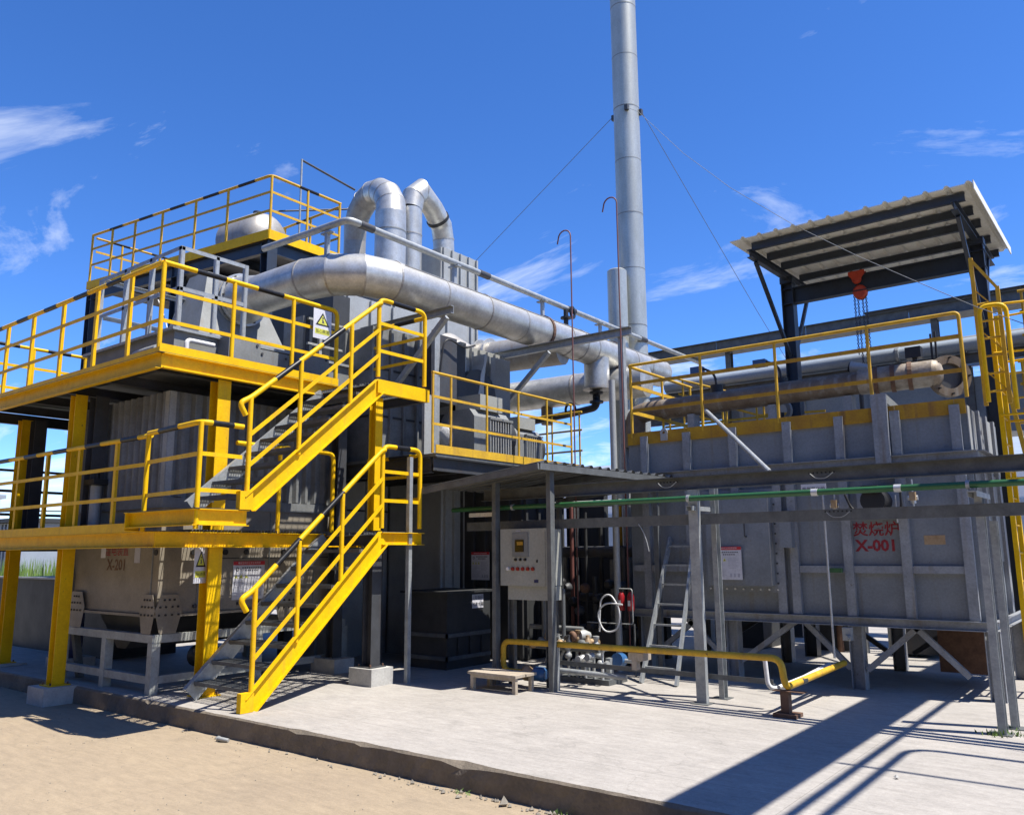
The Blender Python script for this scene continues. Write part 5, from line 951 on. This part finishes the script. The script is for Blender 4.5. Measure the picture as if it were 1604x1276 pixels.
solo('angle_rail', 'grey angle bar fixed low along the posts behind the yellow gas pipe', 'bar', 'galv_dark', G().ang((-6.0, 8.32, .44), (-3.2, 8.30, .44), .05, (0, 0, 1), (0, 1, 0)), (-4.6, 8.3, .44))

# valve skid, hoses, extinguishers behind the cabinet
def clutter_pipe(pts, r, m, root, nm='pipe'): part(nm, root, m, G().tube(fillet(pts, .08), r, 10))
VS = thing('valve_skid', 'cluttered valve and regulator skid beside the canopy post', 'valve skid', (-5.4, 8.7, .2))
part('base', VS, 'galv_dark', G().box((-5.75, 8.62, .2), (-5.0, 9.05, .26))); part('stand', VS, 'galv', G().box((-5.45, 8.72, .26), (-5.37, 8.80, .55))); part('stand', VS, 'galv', G().box((-5.1, 8.72, .26), (-5.04, 8.80, .5)))
random.seed(11)
for k in range(16):
    x = -5.75 + .045 * k + random.uniform(-.02, .02); z = random.uniform(.42, .72); y = random.uniform(8.5, 8.8); mm = random.choice(['alu', 'galv', 'brass', 'casing_light', 'galv_dark'])
    part('fitting', VS, mm, G().lathe([(.028, 0), (.045, .015), (.045, .05), (.025, .07), (.025, .1), (.04, .11), (.04, .14)], (x, y, z), random.choice([(1, 0, 0), (0, 0, 1), (0, -1, 0)]), 10))
for k in range(6): x = -5.7 + .12 * k; clutter_pipe([(x, 8.65, .26), (x, 8.65, .5 + .05 * (k % 3)), (x + .12, 8.62, .62)], .018, 'alu' if k % 2 else 'casing_light', VS)
part('regulator', VS, 'rust', G().lathe([(.05, 0), (.065, .02), (.065, .05), (.04, .06)], (-5.45, 8.60, .74), (-.5, -1, 0), 16)); part('regulator_body', VS, 'casing_light', G().lathe([(.075, 0), (.075, .08), (.045, .15)], (-5.43, 8.66, .74), (.5, 1, 0), 16)); part('blue_valve', VS, 'blue_paint', G().lathe([(.08, 0), (.08, .12)], (-4.98, 8.9, .47), (0, -1, .1), 14)); clutter_pipe([(-4.98, 8.85, .47), (-4.75, 8.85, .47), (-4.62, 8.9, .55)], .025, 'casing_light', VS)
GS = thing('gas_train', 'dark pipework and gauges below the control cabinet', 'pipework', (-6.1, 8.6, .2))
for k in range(9): x = -6.4 + .1 * k; part('fitting', GS, random.choice(['galv_dark', 'brass', 'dark_steel', 'casing']), G().lathe([(.03, 0), (.05, .02), (.05, .07), (.025, .1), (.025, .14)], (x, 8.55 + .05 * (k % 3), .62 + .04 * (k % 2)), random.choice([(1, 0, 0), (0, 0, 1)]), 10))
part('pipe', GS, 'galv_dark', G().tube([(-6.5, 8.6, .6), (-5.4, 8.6, .6)], .035, 12)); part('pipe', GS, 'casing', G().tube([(-6.5, 8.7, .82), (-5.7, 8.7, .82)], .03, 12)); part('pipe', GS, 'galv', G().tube([(-6.0, 8.2, .40), (-4.9, 8.35, .36)], .03, 12))
for x in (-6.25, -6.05, -5.95): part('riser', GS, 'galv_dark', G().tube([(x, 8.65, .6), (x, 8.65, 1.3)], .028, 10))
VS.location.x -= .30
HS = thing('hose_coil', 'white hose looped loosely on the pipe frame by the extinguishers', 'hose', (-5.15, 9.35, 1.1))
hc = [(-5.32, 9.3, .83), (-5.28, 9.28, 1.25), (-5.12, 9.26, 1.32), (-4.98, 9.28, 1.1), (-5.05, 9.3, .85), (-5.25, 9.3, .82), (-5.34, 9.27, 1.05), (-5.2, 9.25, 1.2), (-4.95, 9.27, 1.18)]
part('hose', HS, 'white', G().tube(fillet([V(p) for p in hc], .2, 6), .011, 8))
HS.location.x -= .52; HS.location.z -= .09
FM = thing('extinguisher_rack', 'white tube frame holding things beside the white hose', 'rack', (-5.1, 9.45, .8))
part('frame', FM, 'casing_light', G().tube(fillet([(-5.55, 9.42, .92), (-4.86, 9.42, .92), (-4.86, 9.42, 1.36), (-5.05, 9.42, 1.36)], .04), .008, 6)); part('leg', FM, 'galv_dark', G().tube([(-4.86, 9.45, .2), (-4.86, 9.45, .92)], .012, 6))
for x, lab in ((-5.62, 'red fire extinguisher nearer the white hose'), (-5.48, 'red fire extinguisher further from the white hose')):
    fe = thing('fire_extinguisher', lab, 'fire extinguisher', (x, 9.5, 1.0), 'fire extinguishers')
    part('cylinder', fe, 'red', G().lathe([(.04, 0), (.045, .02), (.045, .18), (.03, .22), (.015, .24)], (x, 9.5, 1.0), (0, 0, 1), 16)); part('valve_head', fe, 'black', G().box((x - .02, 9.48, 1.24), (x + .03, 9.52, 1.28)))
    part('label', fe, 'white', G().box((x - .018, 9.4535, 1.06), (x + .018, 9.4545, 1.13)))
FM.location.x -= .55; FM.location.z -= .08
PM = thing('pipe_manifold', 'dark cluster of vertical pipes between the canopy and the furnace', 'pipework', (-6.2, 10.6, .2))
random.seed(5)
for k in range(15):
    x = -7.1 + k * .095; y = 10.1 + random.uniform(0, .5); part('riser', PM, random.choice(['dark_steel', 'casing_dark', 'rust', 'red_brown', 'yellow_old', 'galv_dark', 'casing_dark']), G().tube([(x, y, .2), (x, y, random.uniform(1.4, 2.6))], random.uniform(.02, .045), 10))
for z, r in ((2.45, .05), (1.75, .08), (1.1, .06), (.62, .07)): part('header', PM, random.choice(['casing_light', 'dark_steel', 'casing']), G().tube([(-7.3, 10.4, z), (-5.78, 10.4, z)], r, 12))
for k in range(12): x = -7.0 + .1 * k; part('valve', PM, random.choice(['black', 'dark_steel', 'rust']), G().lathe([(.05, 0), (.07, .02), (.07, .08), (.04, .12)], (x, 10.05, random.uniform(.7, 1.35)), (0, -1, 0), 10))
part('pump_block', PM, 'casing_dark', G().box((-6.9, 10.0, .2), (-5.9, 10.6, .7)))
part('back_panel', PM, 'casing_dark', G().box((-7.6, 11.25, .2), (-5.9, 11.4, 1.75))); part('back_panel', PM, 'casing_dark', G().box((-7.45, 11.3, 1.75), (-6.95, 11.42, 2.9))); part('duct_drop', PM, 'casing_light', G().tube([(-6.55, 11.4, 1.6), (-6.55, 11.4, 3.0)], .11, 14))
for x, y, lab in ((-5.80, 9.72, 'pale standpipe beside the left corner of the furnace'),):
    solo('standpipe', lab, 'pipe', 'casing_light', G().tube([(x, y, .2), (x, y, 4.1)], .045, 14), (x, y, .2))

# ================================================================== LEFT-HAND THINGS ON THE PAD
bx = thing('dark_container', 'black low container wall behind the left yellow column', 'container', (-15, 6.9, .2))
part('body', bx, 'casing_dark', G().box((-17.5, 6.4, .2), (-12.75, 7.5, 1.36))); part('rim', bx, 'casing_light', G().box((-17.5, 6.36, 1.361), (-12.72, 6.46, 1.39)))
pu = thing('blue_pump', 'dark blue pump motor standing in shade at the left edge', 'pump', (-12.6, 5.9, .2))
part('motor', pu, 'navy', G().lathe([(.12, 0), (.13, .05), (.13, .5), (.10, .56)], (-12.5, 5.75, .42), (0, 0, 1), 18)); part('base', pu, 'plinth', G().box((-12.85, 5.55, .2), (-12.3, 6.0, .32))); part('bracket', pu, 'navy', G().box((-12.6, 5.65, .32), (-12.4, 5.85, .42))); part('volute', pu, 'casing', G().ring((-12.75, 5.65, .52), (0, 1, 0), .03, .12, .12, 18)); part('cap', pu, 'white', G().box((-12.62, 5.60, .92), (-12.54, 5.62, .98)))
un = thing('under_pump', 'small pump and pipes under the precipitator', 'pump', (-10, 6.3, .2))
part('body', un, 'dark_steel', G().lathe([(.14, 0), (.14, .45)], (-10.2, 6.3, .45), (1, 0, 0), 16)); part('pipe', un, 'casing', G().tube([(-9.5, 6.1, .2), (-9.5, 6.1, .55), (-9.9, 6.1, .55)], .04, 10)); part('box', un, 'white', G().box((-9.7, 6.4, .5), (-9.6, 6.6, .58)))

# ================================================================== BACKGROUND
PB = thing('pipe_bridge', 'long grey cable-tray bridge crossing behind the furnace and shelter', 'pipe bridge', (-2, 17, .2))
for k in range(8): part('tray', PB, 'galv_dark', G().ch((-9.4 + 2.0 * k, 17, 6.25), (-7.405 + 2.0 * k, 17, 6.25), .24, .08, (0, -1, 0)))
part('tray_lid', PB, 'galv_dark', G().box((-9.4, 17.02, 6.14), (6.6, 17.5, 6.16))); part('lid_strip', PB, 'casing_dark', G().box((-4.2, 16.88, 6.40), (0.5, 17.4, 6.42)))
for x in (-7.2, -3.0, 1.6): part('post', PB, 'galv_dark', G().ib((x, 17.2, .2), (x, 17.2, 6.13), .16, .12))
part('beam', PB, 'shed_blue', G().ch((-9.4, 17.1, 5.2), (6.6, 17.1, 5.2), .22, .06, (0, -1, 0))); part('beam', PB, 'galv_dark', G().ch((-9.4, 17.1, 4.7), (6.6, 17.1, 4.7), .16, .06, (0, -1, 0)))
bd = thing('box_duct', 'blue-grey square duct behind the furnace roof', 'duct', (-2.5, 15.5, 3))
part('body', bd, 'shed_blue', G().box((-6.5, 15.2, 3.6), (4, 16.0, 4.55)));
for k in range(9): part('flange', bd, 'galv', G().box((-6.2 + 1.2 * k, 15.16, 3.56), (-6.12 + 1.2 * k, 15.199, 4.59)))
part('support', bd, 'dark_steel', G().box((-5.5, 15.3, .2), (-5.3, 15.5, 3.59)).box((1, 15.3, .2), (1.2, 15.5, 3.59)))
pr_ = thing('pipe_run', 'pair of long blue-grey pipes on a channel beam behind the furnace roof', 'pipework', (-1, 14.9, .2))
part('pipe', pr_, 'shed_blue', G().tube([(-7.6, 14.9, 5.02), (7, 14.9, 5.02)], .13, 16)); part('pipe', pr_, 'casing', G().tube([(-7.6, 15.25, 5.10), (7, 15.25, 5.10)], .16, 16)); part('beam', pr_, 'galv_dark', G().ch((-7.6, 14.85, 4.79), (7, 14.85, 4.79), .16, .06, (0, -1, 0)))
for x in (-6.4, -2.2, 2.4): part('post', pr_, 'galv_dark', G().ib((x, 15.05, .2), (x, 15.05, 4.70), .14, .12)); part('cross_arm', pr_, 'galv_dark', G().box((x - .05, 14.7, 4.872), (x + .05, 15.45, 4.888)))
for x in (-5.0, -3.2, -.9): part('coupling', pr_, 'galv', G().ring((x, 14.9, 5.02), (1, 0, 0), .12, .165, .05, 18))
ht = thing('heat_exchanger', 'dark machinery standing beyond the furnace legs', 'equipment', (-3.5, 15, .2))
part('body', ht, 'casing_dark', G().box((-6.3, 13.2, .2), (-5.2, 14.6, 2.8))); part('body', ht, 'dark_steel', G().box((-3.3, 13.4, .25), (-2.7, 14.0, .8))); part('body', ht, 'dark_steel', G().box((-4.6, 13.6, .2), (-4.0, 14.4, 1.0)))
for k in range(6): part('pipe', ht, random.choice(['rust', 'dark_steel', 'casing_light']), G().tube([(-4.8 + .35 * k, 13.3 + .1 * k, .2), (-4.8 + .35 * k, 13.3 + .1 * k, 1.4)], .05, 10))
wh = thing('warehouse', 'long white industrial building far behind the plant', 'building', (-25, 38, 0))
part('wall', wh, 'build_white', G().box((-70, 36, .0), (14, 48, 5.2))); part('roof', wh, 'shed_blue', G().poly([(-70.5, 35.6, 5.21), (-70.5, 48.4, 5.21), (-70.5, 42, 6.8)], (85, 0, 0)))
for k in range(14): w_ = part('window', wh, 'shed_blue', G().box((-66 + 5.4 * k, 35.95, 2.0), (-63 + 5.4 * k, 35.999, 3.6)))
lb_ = thing('white_building', 'white-walled building beyond the left end of the plant', 'building', (-46, 13, 0))
part('wall', lb_, 'build_white', G().box((-75, 11.0, 0), (-46, 17.0, 4.6))); part('roof_edge', lb_, 'shed_blue', G().box((-75.3, 10.8, 4.61), (-45.8, 17.2, 4.8))); part('downpipe', lb_, 'casing', G().tube([(-46.6, 10.9, 0), (-46.6, 10.9, 4.6)], .06, 8))
sh = thing('blue_shed', 'small blue-grey corrugated shed seen between the left yellow columns', 'shed', (-33, 12, 0))
part('wall', sh, 'shed_blue', G().box((-35, 12.2, 0), (-31, 16, 2.9))); part('roof', sh, 'casing_dark', G().box((-35.2, 12.0, 2.91), (-30.8, 16.2, 3.05)))
for k in range(14): part('sheet_rib', sh, 'shed_blue', G().box((-34.9 + .29 * k, 12.13, .05), (-34.8 + .29 * k, 12.199, 2.85)))
lt = thing('round_tank', 'low round dark tank on the skyline left of the precipitator', 'tank', (-40, 17, 0))
part('shell', lt, 'casing_dark', G().lathe([(2.2, 0), (2.2, 2.7), (2.0, 2.9), (.2, 3.2)], (-36.5, 15.6, 0), (0, 0, 1), 30)); part('rim_rail', lt, 'casing', G().ring((-36.5, 15.6, 3.5), (0, 0, 1), 2.1, 2.16, .06, 30))
gr = G(); random.seed(21)
for k in range(1500):
    x, y = random.uniform(-31, -22), random.uniform(9.3, 11.5); hgt = random.uniform(.7, 1.75); a = random.uniform(0, 6.28); wdt = random.uniform(.02, .05); bx_, by_ = random.uniform(-.2, .2), random.uniform(-.2, .2)
    gr.add([(x - wdt * math.cos(a), y - wdt * math.sin(a), 0), (x + wdt * math.cos(a), y + wdt * math.sin(a), 0), (x + bx_ * .5 + wdt * math.cos(a), y + by_ * .5 + wdt * math.sin(a), hgt * .6), (x + bx_, y + by_, hgt)], [(0, 1, 2, 3)])
solo('tall_grass', 'tall green weeds behind the black container', 'grass', 'leaf', gr, (-26, 10.3, 0), kind='stuff')

# overhead bridge to the right of the view: it throws the long shadows on the pad
OB = thing('overhead_bridge', 'overhead pipe bridge spanning the pad at the right, throwing the long shadows', 'pipe bridge', (.1, 9, .2))
zo = 5.4; sx = .47 * (zo - .2); sy = .135 * (zo - .2)
part('tray', OB, 'galv_dark', G().box((-2.62 + sx, 3.2, zo), (-2.10 + sx, 16, zo + .1)))
part('pipe', OB, 'galv', G().tube(fillet([(-1.93 + sx, 3.2, zo), (-1.93 + sx, 16, zo)], .1), .035, 10)); part('pipe', OB, 'galv', G().tube(fillet([(-1.76 + sx, 3.2, zo), (-1.76 + sx, 7.38 + sy, zo), (7, 7.4 + sy, zo)], .25), .035, 10)); part('pipe', OB, 'galv', G().tube([(-2.1 + sx, 6.56 + sy, zo - .05), (7, 6.58 + sy, zo - .05)], .022, 8))
for y in (3.4, 15.8): part('post', OB, 'galv_dark', G().ib((-2.36 + sx, y, 0 if y < 5 else .2), (-2.36 + sx, y, zo), .2, .2))

wk = thing('sky_blocker', 'dark building added behind the camera to block bright low sky', 'building', (-8, -12, 0))  # unseen block added behind the camera to cut sky fill on shaded faces
part('wall', wk, 'blocker_dark', G().box((-60, -20, 0), (30, -9, 9.5))); part('roof', wk, 'casing_dark', G().box((-60.4, -20.4, 9.51), (30.4, -8.6, 9.8)))
for k in range(8): dr = part('door', wk, 'casing_dark', G().box((-55 + 11 * k, -8.99, 0), (-50.5 + 11 * k, -8.94, 4.5))); part('window', wk, 'black', G().box((-49 + 11 * k, -8.99, 5), (-46 + 11 * k, -8.95, 6.5)))  # invented doors and windows dressing the added blocker
# ================================================================== LITTER ALONG THE KERB
random.seed(9)
def rock(c, s):
    g = G(); vs = []
    for a in ((1, 0, 0), (-1, 0, 0), (0, 1, 0), (0, -1, 0), (0, 0, 1), (0, 0, -.5)): vs.append(V(c) + V([x * s * random.uniform(.6, 1.2) for x in a]))
    return g.add(vs, [(0, 2, 4), (2, 1, 4), (1, 3, 4), (3, 0, 4), (2, 0, 5), (1, 2, 5), (3, 1, 5), (0, 3, 5)])
gr = G()
for k in range(200):
    x = random.choice([random.gauss(-4.4, .45), random.uniform(-9, -2), random.gauss(-3.4, .2)]); y = 4.88 - abs(random.gauss(0, .05)); s = random.choice([.004, .005, .007, .010, .014, .020]) * random.uniform(.7, 1.2); r_ = rock((x, y, s * .4), s); n0 = len(gr.v); gr.v += r_.v; gr.f += [tuple(i + n0 for i in f) for f in r_.f]; gr.s += r_.s
for k in range(260):
    x = random.uniform(-11, -1); y = random.uniform(2.2, 4.8); s = random.uniform(.002, .008); r_ = rock((x, y, s * .4), s); n0 = len(gr.v); gr.v += r_.v; gr.f += [tuple(i + n0 for i in f) for f in r_.f]; gr.s += r_.s
solo('rubble', 'scattered concrete crumbs along the foot of the kerb', 'rubble', 'stone', gr, (-4.5, 4.85, 0), kind='stuff')
cp = thing('crushed_cup', 'crushed pale plastic cup lying at the foot of the kerb', 'litter', (-7.25, 4.80, 0))
part('cup', cp, 'casing_light', G().tube([(-7.31, 4.80, .02), (-7.25, 4.79, .026), (-7.18, 4.82, .018)], [.024, .020, .018], 10)); part('rim', cp, 'casing_light', G().ring((-7.315, 4.80, .022), (1, 0, .05), .021, .027, .006, 12))
solo('concrete_chunk', 'broken flat concrete chip by the kerb at the middle of the photo', 'stone', 'stone', rock((-3.85, 4.82, .02), .05), (-3.85, 4.82, 0)); solo('concrete_chunk', 'small pale pebble on the pad in front of the right-hand posts', 'stone', 'plinth', rock((-1.62, 6.35, .212), .02), (-1.62, 6.35, .2))
gr = G(); random.seed(31)
for cx0, cy0, nb, hh in ((-1.30, 8.26, 26, .07), (-1.16, 8.36, 22, .06), (-1.22, 8.62, 16, .05), (-3.4, 4.88, 18, .05), (-4.3, 4.87, 14, .04), (-11.2, 4.88, 16, .06)):
    z0_ = .2 if cy0 > 5 else 0
    for k in range(nb):
        x, y = random.gauss(cx0, .05), random.gauss(cy0, .025 if cy0 > 5 else .012); hgt = random.uniform(.4, 1) * hh; a = random.uniform(0, 6.28); wdt = random.uniform(.004, .009); bx_, by_ = random.uniform(-.04, .04), random.uniform(-.04, .04)
        gr.add([(x - wdt * math.cos(a), y - wdt * math.sin(a), z0_), (x + wdt * math.cos(a), y + wdt * math.sin(a), z0_), (x + bx_ * .6 + wdt * math.cos(a), y + by_ * .6, z0_ + hgt * .6), (x + bx_, y + by_, z0_ + hgt)], [(0, 1, 2, 3)])
solo('weeds', 'small weeds growing at post feet and along the kerb', 'weeds', 'leaf', gr, (-2, 7, .2), kind='stuff')
